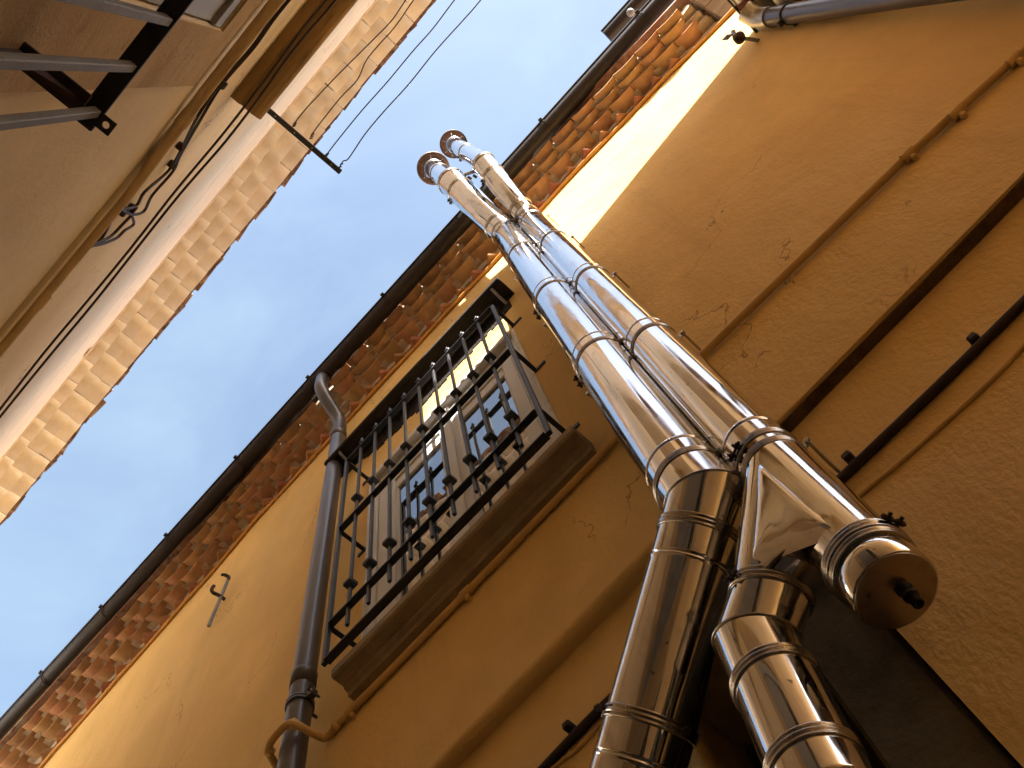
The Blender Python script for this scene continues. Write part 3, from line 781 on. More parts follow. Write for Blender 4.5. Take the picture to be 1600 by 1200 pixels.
# ------------------------------------------------------------------ lower house further up the alley: its sloping verge casts the shadow edge on the yellow wall
NB = thing('neighbour_house', L2W((4, -1.0, GZ)), 'plain rendered house beyond the cream house, just outside the view', 'building')
w = MB(L2W)
z0, z1 = 6.33, 8.4
w.add([(0.955, -0.47, GZ), (7.7, -0.47, GZ), (7.7, -0.47, z1 - 0.1), (0.955, -0.47, z0 - 0.1), (0.955, -5, GZ), (7.7, -5, GZ), (7.7, -5, z1 + 0.6), (0.955, -5, z0 + 0.6)],
      [(0, 1, 2, 3), (5, 4, 7, 6), (4, 0, 3, 7), (1, 5, 6, 2), (3, 2, 6, 7)])
obj('wall', w, M['cream'], NB)
w = MB(L2W)
w.add([(0.955, -0.05, z0), (7.7, -0.05, z1), (7.7, -5.2, z1 + 1.1), (0.955, -5.2, z0 + 1.1), (0.955, -0.05, z0 + 0.06), (7.7, -0.05, z1 + 0.06), (7.7, -5.2, z1 + 1.16), (0.955, -5.2, z0 + 1.16)],
      [(0, 1, 2, 3), (7, 6, 5, 4), (4, 5, 1, 0), (6, 7, 3, 2), (5, 6, 2, 1), (7, 4, 0, 3)])
obj('roof', w, M['roof_tile'], NB)

# house added out of view to block low light from this end
FH = thing('blocker_house', (10.5, 0, GZ), 'low plain house added out of view to block low light at the near end of the alley', 'building')
obj('wall', MB().box((10.4, -6.0, GZ), (13, 7.0, 3.2)), M['cream'], FH)
obj('roof', MB().bbox((10.2, -6.2, 3.2), (13.2, 7.2, 3.32), 0.02), M['roof_tile'], FH)
# unseen sunlit house, added to bounce light down the alley from the far end
EH = thing('bounce_house', (-12.5, 0, GZ), 'pale house added out of view at the far end to bounce sunlight down the alley', 'building')
obj('wall', MB().box((-14.5, -9.0, GZ), (-9.5, 7.0, 8.5)), M['pale_bounce_plaster'], EH)
obj('roof', MB().bbox((-14.8, -9.2, 8.5), (-9.3, 7.2, 8.62), 0.02), M['roof_tile'], EH)

# ================================================================== THINGS ON THE YELLOW WALL
# ------------------------------------------------------------------ gutter
GY = 1.008
gout = [(0, 1125), (205, 901), (400, 684), (800, 242), (985, 36)]
gz = interp([(-11, 6.1)] + [(lambda p: (p.x, p.z))(PY(x, y, 0.948)) for x, y in gout] + [(7, 6.95)])
def gutter(name, x0, x1, y, zf, r, label, n=40):
    t = thing(name, (x0, y, zf(x0)), label, 'gutter', 'gutters under the roof edge')
    b = MB(); th = 0.004; K = 12; rr = []
    for i in range(n + 1):
        x = x0 + (x1 - x0) * i / n; z = zf(x)
        outer = [Vector((x, y - math.cos(math.pi * k / K) * r, z - math.sin(math.pi * k / K) * r)) for k in range(K + 1)]
        inner = [Vector((x, y - math.cos(math.pi * k / K) * (r - th), z - math.sin(math.pi * k / K) * (r - th))) for k in range(K, -1, -1)]
        rr.append(outer + inner)
    b.rings(rr, (True, True), True)
    b.add([rr[0][k] for k in range(K + 1)], [tuple(range(K + 1))]); b.add([rr[-1][k] for k in range(K + 1)], [tuple(range(K + 1))[::-1]])
    obj('trough', b, M['gutter'], t)
    bead = MB(); bead.tube([(x0 + (x1 - x0) * i / n, y - r - 0.003, zf(x0 + (x1 - x0) * i / n) + 0.002) for i in range(n + 1)], 0.009, 8)
    obj('bead', bead, M['gutter'], t)
    return t
def strap(t, x, y, z, r):
    b = MB(); K = 12
    for x_ in (x - 0.014, x + 0.006):
        rr = []
        for dx in (0, 0.008):
            rr.append([Vector((x_ + dx, y - math.cos(math.pi * k / K) * (r + 0.005), z - math.sin(math.pi * k / K) * (r + 0.005))) for k in range(K + 1)] +
                      [Vector((x_ + dx, y - math.cos(math.pi * k / K) * (r + 0.001), z - math.sin(math.pi * k / K) * (r + 0.001))) for k in range(K, -1, -1)])
        b.rings(rr, (True, True), False)
    b.bbox((x - 0.014, y - r - 0.028, z - 0.004), (x + 0.014, y - r - 0.004, z + 0.018), 0.003)
    obj('strap', b, M['gutter'], t)
G1 = gutter('gutter', -8.5, 5.0, GY, gz, 0.060, 'long dark brown half round gutter along the terracotta eaves')
for px in ((60, 1063), (160, 950), (261, 839), (370, 718), (482, 597), (600, 465), (848, 190), (1003, 20)):
    p = PY(*px, 0.948); strap(G1, p.x, GY, gz(p.x), 0.060)
P2 = PZ(948, 58, 7.25)
G2 = gutter('gutter', P2.x, 5.0, 0.948, lambda x: 7.25 + 0.02 * (x - 1.3), 0.050, 'short upper brown gutter with an end cap beyond the main gutter', 16)
for x in (P2.x + 0.42,): strap(G2, x, 0.948, 7.25, 0.05)
b = MB(); b.lathe((P2.x + 0.22, 0.955, 7.185), (0.2, -0.25, -1), [(0, 0.0), (0.0, 0.012), (0.006, 0.026), (0.022, 0.032), (0.036, 0.026), (0.045, 0.01), (0.046, 0.0)], 16)
obj('outlet_boss', b, M['ceramic'], G2)

# ------------------------------------------------------------------ downpipe
DP = thing('downpipe', (-1.89, 1.22, GZ), 'dark brown downpipe with a swan neck at the gutter, left of the window grille', 'downpipe')
ax = -1.893
b = MB()
neck = [(-1.885, 1.010, gz(-1.885) - 0.05), (-1.885, 1.010, 6.50), (-1.886, 1.018, 6.42), (-1.888, 1.05, 6.34), (-1.892, 1.10, 6.27), (-1.895, 1.16, 6.20), (-1.896, 1.205, 6.12), (-1.896, 1.22, 6.02), (-1.896, 1.22, 5.86)]
b.tube(smooth_path(neck, 5), 0.047, 24)
obj('swan_neck', b, M['downpipe'], DP)
b = MB(); b.tube([(-1.896, 1.22, 5.87), (ax, 1.22, 4.2), (ax, 1.22, 3.20)], 0.0475, 28)
obj('pipe_section', b, M['downpipe'], DP)
b = MB(); b.tube([(ax, 1.22, 3.21), (ax, 1.22, 1.2), (ax, 1.22, GZ)], 0.0475, 28)
obj('pipe_section', b, M['downpipe'], DP)
for z in (5.86, 3.20):
    b = MB(); b.lathe((ax if z < 5 else -1.896, 1.22, z - 0.05), (0, 0, 1), [(0, 0.046), (0, 0.0505), (0.07, 0.051), (0.085, 0.0525), (0.09, 0.0475)], 28)
    obj('socket', b, M['downpipe'], DP)
for z in (3.03, 0.9):
    b = MB()
    for dz in (0, 0.016):
        b.lathe((ax, 1.22, z + dz), (0, 0, 1), [(0, 0.046), (0, 0.054), (0.011, 0.054), (0.011, 0.046)], 28)
    b.bbox((ax + 0.045, 1.205, z), (ax + 0.085, 1.235, z + 0.028), 0.003)
    b.tube([(ax + 0.075, 1.19, z + 0.014), (ax + 0.075, 1.25, z + 0.014)], 0.005, 8)
    b.tube([(ax, 1.26, z + 0.014), (ax, 1.31, z + 0.014)], 0.007, 8)
    obj('pipe_clip', b, M['downpipe'], DP)

# ------------------------------------------------------------------ window grille
GRY = 1.146
GR = thing('window_grille', (-1.08, GRY, 3.0), 'black wrought iron window grille with spear tips and collared bars', 'window grille')
x0, x1 = -1.660, -0.494
zr = [PY(*q, GRY).z for q in ((654, 604), (662, 692), (673, 812), (680, 862))]
Zt = PY(540, 725, GRY).z; Zr2 = PY(528, 832, GRY).z; Zr3 = PY(508, 985, GRY).z; Zr4 = PY(503, 1041, GRY).z
for x in (x0, x1):
    obj('post', MB().bbox((x - 0.0095, GRY - 0.0095, Zr4 - 0.006), (x + 0.0095, GRY + 0.0095, Zt + 0.006), 0.002), M['iron'], GR)
for z, wd in ((Zt, 0.030), (Zr2, 0.030), (Zr3, 0.030), (Zr4, 0.034)):
    obj('rail', MB().bbox((x0 + 0.0097, GRY - wd / 2, z - 0.005), (x1 - 0.0097, GRY + wd / 2, z + 0.005), 0.0015), M['iron'], GR)
K1 = PY(556.6, 780, GRY).z; K2 = PY(546, 914, GRY).z
bz0 = PY(540.6, 979, GRY).z; bz1 = PY(565, 692, GRY).z + 0.035
barx = [x0 + (x1 - x0) * (i + 1) / 10 for i in range(9)]
cm = MB()
for dz, hw in ((-0.026, 0.012), (-0.018, 0.0165), (-0.006, 0.0215), (0.006, 0.0215), (0.018, 0.0165), (0.026, 0.012)):
    cm.bbox((-hw, -hw, dz - 0.0052), (hw, hw, dz + 0.0052), 0.0015)
cme = cm.mesh('collar'); cme.materials.append(M['iron'])
fm = MB()
fm.bbox((-0.009, -0.009, -0.045), (0.009, 0.009, -0.036), 0.001)
fm.add([(-0.005, 0, -0.036), (0, -0.005, -0.036), (0.005, 0, -0.036), (0, 0.005, -0.036), (-0.013, 0, -0.018), (0, -0.006, -0.018), (0.013, 0, -0.018), (0, 0.006, -0.018), (-0.006, 0, 0.0), (0, -0.005, 0.0), (0.006, 0, 0.0), (0, 0.005, 0.0), (0, 0, 0.026)],
       [(0, 1, 5, 4), (1, 2, 6, 5), (2, 3, 7, 6), (3, 0, 4, 7), (4, 5, 9, 8), (5, 6, 10, 9), (6, 7, 11, 10), (7, 4, 8, 11), (8, 9, 12), (9, 10, 12), (10, 11, 12), (11, 8, 12)])
fme = fm.mesh('spear_tip'); fme.materials.append(M['iron'])
for x in barx:
    bo = obj('bar', MB().bbox((x - 0.0068, GRY - 0.0068, bz0), (x + 0.0068, GRY + 0.0068, bz1 - 0.01), 0.001), M['iron'], GR)
    for z in (K1, K2):
        inst('collar', cme, bo, Matrix.Translation((x, GRY, z)))
    inst('spear_tip', fme, bo, Matrix.Translation((x, GRY, bz1 + 0.02)) @ Matrix.Scale(1.35, 4))
for x, s in ((x0, -1), (x1, 1)):
    for z in (Zt - 0.004, Zr2, Zr3):
        b = MB()
        b.bbox((x - 0.010, GRY + 0.010, z - 0.004), (x + 0.010, WY - 0.004, z + 0.004), 0.001)
        b.bbox((x - 0.012 if s > 0 else x - 0.045, WY - 0.008, z - 0.013), (x + 0.060 if s > 0 else x + 0.012, WY + 0.004, z + 0.013), 0.002)
        obj('wall_bracket', b, M['iron'], GR)

# ------------------------------------------------------------------ flues
def flue_piece(parent, name, a, b_, r, mat_, seam=True, n=56):
    a, b_ = Vector(a), Vector(b_); L = (b_ - a).length
    pr = [(0, r)]
    if seam and L > 0.25:
        pr += [(0.076, r), (0.0805, r), (0.0815, r - 0.0035), (0.0845, r - 0.0035), (0.0855, r + 0.0012), (0.090, r + 0.0012), (0.091, r), (0.096, r)]
    pr += [(L, r)]
    # short runs so that the smooth shading stays clean on the straight wall
    m = MB(); full = []
    for i, (h, rr) in enumerate(pr):
        full.append((h, rr))
    m.lathe(a, b_ - a, full, n, (True, True))
    o = obj(name, m, mat_, parent)
    for p in o.data.polygons: pass
    return o
def clamp(parent, c, axis, r, bolt_dir=None, stud=None):
    c, axis = Vector(c), Vector(axis).normalized()
    m = MB()
    m.lathe(c - axis * 0.013, axis, [(0, r - 0.004), (0, r + 0.002), (0.002, r + 0.0035), (0.005, r + 0.0035), (0.007, r + 0.001), (0.010, r + 0.001), (0.012, r + 0.0045), (0.015, r + 0.0045), (0.017, r + 0.001), (0.020, r + 0.001), (0.022, r + 0.0035), (0.025, r + 0.0035), (0.027, r + 0.001), (0.027, r - 0.004)], 56)
    o = obj('clamp_band', m, M['steel_band'], parent)
    if bolt_dir is not None:
        d = Vector(bolt_dir); d = (d - axis * d.dot(axis)).normalized(); t = axis.cross(d)
        p = c + d * (r + 0.010)
        k = MB()
        k.tube([p - t * 0.026, p + t * 0.026], 0.0035, 8)
        for s in (-0.02, -0.008, 0.010, 0.018):
            k.tube([p + t * (s - 0.003), p + t * (s + 0.003)], 0.0065, 6)
        for s in (-0.013, 0.013):
            k.tube([c + d * (r + 0.002) + t * s * 0.8, c + d * (r + 0.022) + t * s], 0.004, 6)
        obj('bolt', k, M['rusty_iron'], o)
    return o
def stud(parent, c, r, side):                      # threaded rod from a clamp ear to the wall
    k = MB()
    x = c[0] + side * (r + 0.016); y0 = c[1] + 0.03; yw = WY if c[2] > 2.2 else WL
    k.tube([(x, y0, c[2]), (x, yw + 0.01, c[2])], 0.0042, 8)
    k.tube([(x, y0 - 0.004, c[2]), (x, y0 + 0.008, c[2])], 0.0085, 6)
    k.bbox((min(c[0] + side * r * 0.85, x), y0 + 0.004, c[2] - 0.012), (max(c[0] + side * r * 0.85, x + side * 0.006), y0 + 0.008, c[2] + 0.012), 0.001)
    obj('wall_stud', k, M['steel_band'], parent)
def mitre(parent, name, a, m_, b_, r, n=56):
    """Two straight cylinders joined at a mitre, the lobster-back bend of a flue."""
    a, m_, b_ = Vector(a), Vector(m_), Vector(b_)
    d0, d1 = (m_ - a).normalized(), (b_ - m_).normalized()
    nrm = (d0 + d1).normalized()
    u = d0.cross(d1).normalized()
    def circle(c, d):
        w_ = d.cross(u)
        return [c + (u * math.cos(2 * math.pi * j / n) + w_ * math.sin(2 * math.pi * j / n)) * r for j in range(n)]
    c0, c1 = circle(a, d0), circle(b_, d1)
    cm = [p + d0 * ((m_ - p).dot(nrm) / d0.dot(nrm)) for p in c0]
    for nm, R in ((name, [c0, cm]), (name, [cm, c1])):
        obj(nm, MB().rings(R, (True, True), True), M['steel'], parent)
    bead = MB()
    ring = [m_ + (p - m_) * ((r + 0.001) / r) for p in cm]
    N = n
    rr = []
    for k in range(6):
        ang = 2 * math.pi * k / 6
        rr.append([p + (p - m_).normalized() * (0.0028 * math.cos(ang)) + nrm * (0.0028 * math.sin(ang)) for p in ring])
    vs = [p for q in rr for p in q]; fs = []
    for i in range(6):
        for j in range(N):
            fs.append((i * N + j, i * N + (j + 1) % N, ((i + 1) % 6) * N + (j + 1) % N, ((i + 1) % 6) * N + j))
    bead.add(vs, fs, True)
    obj('weld_bead', bead, M['steel_band'], parent)
def cowl(parent, top, axis, r, rim, closed):
    axis = Vector(axis).normalized(); top = Vector(top)
    m = MB(); n = 48
    m.lathe(top, axis, [(0.055, rim), (0.050, rim + 0.003), (0.066, rim + 0.004), (0.075, rim - 0.004), (0.11, rim * 0.5), (0.12, 0.0)], n)
    m.lathe(top, axis, [(0.055, rim), (0.066, rim - 0.008), (0.10, rim * 0.5), (0.108, 0.0)], n)
    c = obj('cowl', m, M['cowl_metal'], parent)
    if not closed:
        k = MB(); k.lathe(top, axis, [(0.046, rim * 0.76), (0.046, rim), (0.052, rim + 0.004), (0.056, rim), (0.056, rim * 0.76)], n)
        obj('cowl_rim', k, M['cowl_metal'], c)
    u = axis.orthogonal().normalized(); w_ = axis.cross(u)
    for i in range(6):
        a = 2 * math.pi * (i + 0.3) / 6
        d = u * math.cos(a) + w_ * math.sin(a)
        k = MB(); k.tube([top + d * (r - 0.003) - axis * 0.02, top + d * (r + 0.001) + axis * 0.02, top + d * (rim - 0.012) + axis * 0.056], 0.0045, 6)
        obj('strut', k, M['steel_band'], c)
    m = MB(); m.lathe(top - axis * 0.05, axis, [(0, r + 0.001), (0.004, r + 0.005), (0.045, r + 0.006), (0.05, r + 0.003), (0.05, r - 0.006), (0.0, r - 0.006)], 40)
    obj('pipe_rim', m, M['steel_band'], parent)

# left, wider flue
RL = 0.0970
xl, yl_ = -0.2045, 1.160
FL = thing('flue_pipe', (xl, yl_, 1.9), 'wider polished steel flue pipe on the left, bending away above the dark doorway', 'flue pipe', 'steel flues on the yellow wall')
zl = [2.06, 3.09, 4.07, 5.11, 5.93]
for i in range(4):
    flue_piece(FL, 'pipe_section', (xl, yl_, zl[i]), (xl, yl_, zl[i + 1]), RL, M['steel'])
for i, z in enumerate(zl[:4]):
    clamp(FL, (xl, yl_, z), (0, 0, 1), RL, (-1, -0.25, 0) if i in (1, 2) else None)
    if i: stud(FL, (xl, yl_, z), RL, -1)
B = Vector((xl, yl_, 5.93)); B2 = Vector((xl, yl_ - 0.005, 6.0))
C = PY(704, 283, 0.752)
dC = (C - B2).normalized()
mitre(FL, 'elbow_piece', B, B2, B2 + dC * 0.10, RL)
clamp(FL, B2 + dC * 0.10, dC, RL)
lenC = (C - B2).length
flue_piece(FL, 'pipe_section', B2 + dC * 0.10, B2 + dC * (lenC - 0.17), RL, M['steel'], False)
clamp(FL, B2 + dC * (lenC - 0.17), dC, RL, (-1, 0, -0.3))
flue_piece(FL, 'pipe_section', B2 + dC * (lenC - 0.17), C, RL, M['steel'], False)
m = MB(); m.lathe(C - dC * 0.02, dC, [(0, RL), (0, RL + 0.004), (0.024, RL + 0.004), (0.024, 0.06)], 48); obj('collar', m, M['steel_band'], FL)
T = PY(678, 264, 0.70); 
dT = (T - C).normalized(); rT = 0.075
flue_piece(FL, 'top_pipe', C, T, rT, M['steel'], False)
clamp(FL, C + (T - C) * 0.58, dT, rT, (-1, -0.2, 0.1))
cowl(FL, T, (dT + Vector((0, 0, 0.6))).normalized(), rT, 0.128, False)
# lower bend and slanting run
E0, E1 = Vector((xl, yl_, 2.06)), Vector((xl + 0.004, yl_, 1.955))
E3 = PY(1015, 1135, 1.245); dE = (E3 - E1).normalized()
E2 = E1 + dE * 0.085
mitre(FL, 'elbow_piece', E0, E1, E2, RL)
clamp(FL, E2, dE, RL)
flue_piece(FL, 'pipe_section', E2, E3, RL, M['steel'])
clamp(FL, E3, dE, RL + 0.002, (-0.3, -1, 0.4))
E4 = E3 + dE * 0.42
flue_piece(FL, 'pipe_section', E3, E4, RL, M['steel'])
E5 = E4 + Vector((-0.02, 0.0, -0.12))
mitre(FL, 'elbow_piece', E4, E4 + dE * 0.08, E4 + dE * 0.08 + Vector((-0.01, 0, -0.2)), RL)
pz = E4 + dE * 0.08 + Vector((-0.01, 0, -0.2))
flue_piece(FL, 'pipe_section', (pz.x, pz.y, GZ + 0.02), pz, RL, M['steel'], False)

# right, narrower flue
RR = 0.0780
xr, yr = -0.0365, 1.176
FR = thing('flue_pipe', (xr, yr, 1.3), 'narrower polished steel flue pipe on the right, ending in a branch and a capped stub', 'flue pipe', 'steel flues on the yellow wall')
zr_ = [1.925, 2.905, 3.895, 4.89, 5.70, 5.93]
for i in range(5):
    flue_piece(FR, 'pipe_section', (xr, yr, zr_[i]), (xr, yr, zr_[i + 1]), RR, M['steel'], i < 4)
for i, z in enumerate(zr_[:5]):
    clamp(FR, (xr, yr, z), (0, 0, 1), RR, (-0.45, -1, 0) if i == 0 else None)
    stud(FR, (xr, yr, z), RR, 1)
B = Vector((xr, yr, 5.93)); B2 = Vector((xr + 0.002, yr - 0.005, 5.99))
C2 = PY(755, 254, 0.80); dC = (C2 - B2).normalized(); lenC = (C2 - B2).length
mitre(FR, 'elbow_piece', B, B2, B2 + dC * 0.08, RR)
clamp(FR, B2 + dC * 0.08, dC, RR)
flue_piece(FR, 'pipe_section', B2 + dC * 0.08, B2 + dC * (lenC - 0.15), RR, M['steel'], False)
clamp(FR, B2 + dC * (lenC - 0.15), dC, RR, (-1, 0, -0.5))
flue_piece(FR, 'pipe_section', B2 + dC * (lenC - 0.15), C2, RR, M['steel'], False)
m = MB(); m.lathe(C2 - dC * 0.02, dC, [(0, RR), (0, RR + 0.004), (0.024, RR + 0.004), (0.024, 0.05)], 48); obj('collar', m, M['steel_band'], FR)
T2 = PY(710, 226, 0.72); dT = (T2 - C2).normalized(); rT = 0.064
flue_piece(FR, 'top_pipe', C2, T2, rT, M['steel'], False)
clamp(FR, C2 + (T2 - C2) * 0.5, dT, rT, (-1, -0.2, 0.1))
cowl(FR, T2, (dT + Vector((0, 0, 0.6))).normalized(), rT, 0.112, True)
# tie bar between the two upper runs
tb = MB()
pa, pb = C + Vector((0.06, 0.02, 0.02)), C2 + Vector((-0.05, 0.02, 0.03))
tb.tube([pa, pb], 0.012, 6)
for t_ in (0.25, 0.5):
    q = pa.lerp(pb, t_); tb.tube([q + Vector((0.01, 0.03, 0)), q + Vector((0.015, 0.06, 0))], 0.01, 6)
obj('tie_bar', tb, M['rusty_iron'], FL)
# branch piece and cap
flue_piece(FR, 'branch_body', (xr, yr, 1.44), (xr, yr, 1.925), RR, M['steel'], False)
clamp(FR, (xr, yr, 1.875), (0, 0, 1), RR - 0.001)
A0 = Vector((xr, yr, 1.80)); A1 = PY(1205, 930, 1.18); dA = (A1 - A0).normalized()
# sheet-metal gusset: ruled surface that blends the branch into the body
n = 56; rr = []
u = Vector((0, 1, 0))
def circ(c, d, r, sy=1.0):
    w_ = d.cross(u).normalized()
    return [c + (u * math.cos(2 * math.pi * j / n) * sy + w_ * math.sin(2 * math.pi * j / n)) * r for j in range(n)]
dz_ = Vector((0, 0, -1))
top_c = circ(Vector((xr - 0.004, yr, 1.855)), (dz_ * 3 + dA * 0.3).normalized(), RR + 0.0005)
mid_c = circ(Vector((xr - 0.055, yr, 1.715)), (dz_ + dA * 1.3).normalized(), RR + 0.002)
end_c = circ(A1, dA, RR)
for t_ in [i / 10 for i in range(11)]:
    ring = []
    for a, b_, c in zip(top_c, mid_c, end_c):
        ring.append(a * (1 - t_) + c * t_)
    rr.append(ring)
low_c = circ(Vector((xr, yr, 1.515)), (dz_ + dA * 0.2).normalized(), RR - 0.004)
crotch = []
for t_ in [i / 10 for i in range(11)]:
    crotch.append([a * (1 - t_) + c * t_ for a, c in zip(low_c, [A1 + (q - A1) * 0.985 for q in end_c])])
obj('branch_crotch', MB().rings(crotch, (True, True), True), M['steel'], FR)
obj('branch_neck', MB().rings(rr, (True, True), True), M['steel'], FR)
# flat triangular side sheet between body and neck
gus = MB()
yb = yr - RR * 0.90
P = [Vector((xr - 0.010, yb - 0.009, 1.850)), Vector((xr + 0.010, yb - 0.010, 1.462)), A1 + Vector((0.012, -RR * 1.0, 0.012))]
NG = 16; gid = {}; gv = []; gf = []
for a in range(NG + 1):
    for b_ in range(NG + 1 - a):
        u_, v_ = a / NG, b_ / NG; w_ = 1 - u_ - v_
        q = P[0] * w_ + P[1] * u_ + P[2] * v_
        e = min(u_, v_, w_) * 3
        q.y += -0.004 * min(1, e * 2.2) + 0.010 * max(0, 1 - e * 9) + 0.0012 * math.sin(u_ * 9 + 1) * math.sin(v_ * 7) * min(1, e * 3)
        gid[(a, b_)] = len(gv); gv.append(q)
for a in range(NG):
    for b_ in range(NG - a):
        gf.append((gid[(a, b_)], gid[(a + 1, b_)], gid[(a, b_ + 1)]))
        if a + b_ < NG - 1: gf.append((gid[(a + 1, b_)], gid[(a + 1, b_ + 1)], gid[(a, b_ + 1)]))
gus.add(gv, gf, True)
rim = [gid[(0, k)] for k in range(NG + 1)] + [gid[(k, NG - k)] for k in range(1, NG + 1)] + [gid[(NG - k, 0)] for k in range(1, NG)]
bk = [gv[i] for i in rim]
gus.add(bk + [p + Vector((0, 0.06, 0)) for p in bk], [(k, (k + 1) % len(bk), len(bk) + (k + 1) % len(bk), len(bk) + k) for k in range(len(bk))], False)
obj('branch_gusset', gus, M['steel'], FR)
m = MB(); m.lathe((xr, yr, 1.345), (0, 0, 1), [(0, 0.0), (0, RR - 0.004), (0.003, RR), (0.10, RR), (0.10, 0.0)], 56)
cap = obj('end_cap', m, M['steel'], FR)
obj('cap_plate', MB().lathe((xr, yr, 1.3435), (0, 0, 1), [(0, 0.0), (0, RR - 0.006), (0.0012, RR - 0.004), (0.0012, 0)], 56), M['cap_steel'], cap)
k = MB(); k.lathe((xr + 0.012, yr, 1.344), (0, 0, -1), [(0, 0.0), (0, 0.015), (0.012, 0.015), (0.012, 0.0115), (0.024, 0.0115), (0.024, 0.014), (0.034, 0.014), (0.034, 0.0105), (0.056, 0.0105), (0.056, 0.0075), (0.045, 0.0075), (0.045, 0)], 20)
obj('drain_nipple', k, M['rubber'], cap)
clamp(FR, (xr, yr, 1.445), (0, 0, 1), RR + 0.003, (1, -0.35, 0))
clamp(FR, (xr, yr, 1.425), (0, 0, 1), RR + 0.001)
# branch elbow
clamp(FR, A1, dA, RR + 0.002, (-0.4, -1, 0.2))
A2 = PY(1182, 1003, 1.18); A3 = PY(1210, 1068, 1.18)
dV = (PY(1275, 1200, 1.18) - A2).normalized()
mitre(FR, 'elbow_piece', A1, A2, A2 + dV * 0.12, RR)
clamp(FR, A2 + dV * 0.12, dV, RR + 0.001)
A4 = A2 + dV * 0.12
A5 = A4 + dV * 0.20
flue_piece(FR, 'pipe_section', A5, A4, RR, M['steel'], False)
clamp(FR, A5, dV, RR + 0.001)
A6 = A5 + Vector((-0.04, 0, -0.5))
flue_piece(FR, 'pipe_section', A5, A6, RR, M['steel'])
flue_piece(FR, 'pipe_section', (A6.x - 0.02, yr, GZ + 0.02), A6, RR, M['steel'], False)

# ------------------------------------------------------------------ conduit painted with the wall
CO = thing('conduit', (-1.0, WY - 0.02, 2.83), 'thin ochre painted conduit under the window sill, hopping over the downpipe', 'conduit')
yc = WY - 0.017
pts = [PY(1760, -55, WY)] + [PY(*q, WY) for q in ((1600, 90), (1425, 248), (1100, 562), (965, 694), (735, 930), (532, 1138))]
pts = [Vector((p.x, yc, p.z)) for p in pts]
b = MB(); b.tube(pts, 0.0135, 10); obj('pipe_section', b, M['ochre_paint'], CO)
h0 = pts[-1]
hump = [h0, Vector((-1.80, yc, h0.z - 0.004)), Vector((-1.815, 1.25, h0.z)), Vector((-1.825, 1.18, h0.z + 0.003)), Vector((-1.835, 1.155, h0.z + 0.004)), Vector((-1.87, 1.146, h0.z + 0.006)), Vector((-1.93, 1.148, h0.z)), Vector((-1.965, 1.17, h0.z - 0.01)), Vector((-2.0, 1.25, h0.z - 0.02)), Vector((-2.02, yc, h0.z - 0.03))]
b = MB(); b.tube(smooth_path(hump, 4), 0.0145, 10); obj('bend', b, M['ochre_paint'], CO)
b = MB(); b.tube([(-2.02, yc, h0.z - 0.03), (-5.5, yc, h0.z - 0.12)], 0.0135, 10); obj('pipe_section', b, M['ochre_paint'], CO)
for px in ((735, 930), (1425, 248), (1500, 183), (1590, 100), (555, 1113)):
    p = PY(*px, WY); c = MB()
    c.tube([(p.x - 0.022, yc, p.z), (p.x + 0.022, yc, p.z)], 0.018, 12)
    c.bbox((p.x - 0.008, yc - 0.004, p.z - 0.04), (p.x + 0.008, WY + 0.004, p.z - 0.012), 0.003)
    obj('coupling', c, M['ochre_paint'], CO)
for q in (h0, Vector((-1.83, 1.165, h0.z + 0.003)), Vector((-1.96, 1.166, h0.z - 0.008))):
    c = MB(); c.lathe(q - Vector((0.012, 0, 0)), (1, 0, 0), [(0, 0.012), (0, 0.018), (0.024, 0.018), (0.024, 0.012)], 12); obj('coupling', c, M['ochre_paint'], CO)

# cables on the lower wall
def wall_cable(name, pxs, Y, r, mat_, label, group=None, wob=0.0):
    pts = [PY(*q, Y) for q in pxs]
    b = MB(); b.tube(smooth_path(pts, 5), r, 8)
    return solo(name, b, mat_, pts[0], label, 'cable', group)
wall_cable('cable', [(1760, 318), (1600, 472), (1480, 590), (1330, 733), (1150, 905), (962, 1085), (900, 1147), (850, 1200), (760, 1295)], WL - 0.012, 0.0125, M['cable'], 'thick black cable crossing the lower yellow wall behind the flues')
wall_cable('cable', [(1760, 360), (1600, 540), (1545, 598), (1475, 662), (1400, 728), (1340, 777), (1150, 940), (960, 1110), (905, 1168), (865, 1200), (780, 1290)], WL - 0.004, 0.006, M['ochre_paint'], 'thin ochre painted cable just below the thick black cable')
for i, px in enumerate(((1337, 725), (1535, 540), (897, 1147))):
    p = PY(*px, WL); c = MB(); c.bbox((p.x - 0.012, WL - 0.03, p.z + 0.004), (p.x + 0.012, WL + 0.006, p.z + 0.026), 0.004)
    solo('cable_clip', c, M['rusty_iron'], p, ('dark cable clip beside the capped flue', 'dark cable clip at the right edge of the wall', 'dark cable clip left of the slanting flue')[i], 'clip', 'clips of the thick black cable')

# iron stay on the wall
IS = thing('iron_stay', (-3.11, WY, 5.2), 'thin iron bar with two hooks on the yellow wall left of the downpipe', 'iron hook')
a, c = PY(326, 978, WY - 0.03), PY(358, 902, WY - 0.03)
b = MB(); b.tube([a, a.lerp(c, 0.97)], 0.011, 8); obj('bar', b, M['grey_iron'], IS)
b = MB(); b.tube(smooth_path([c - Vector((0, 0, 0.03)), c + Vector((0, -0.005, 0.0)), c + Vector((-0.005, -0.035, 0.0)), c + Vector((-0.005, -0.05, -0.02))]), [0.012] * 12 + [0.010] * 6 + [0.004], 6); obj('hook', b, M['rusty_iron'], IS)
h = a.lerp(c, 0.58)
b = MB(); b.tube(smooth_path([h + Vector((0, 0.03, 0)), h + Vector((0, -0.02, 0)), h + Vector((-0.005, -0.055, -0.003)), h + Vector((-0.005, -0.072, 0.02)), h + Vector((0.0, -0.066, 0.06))]), 0.012, 6); obj('hook', b, M['rusty_iron'], IS)

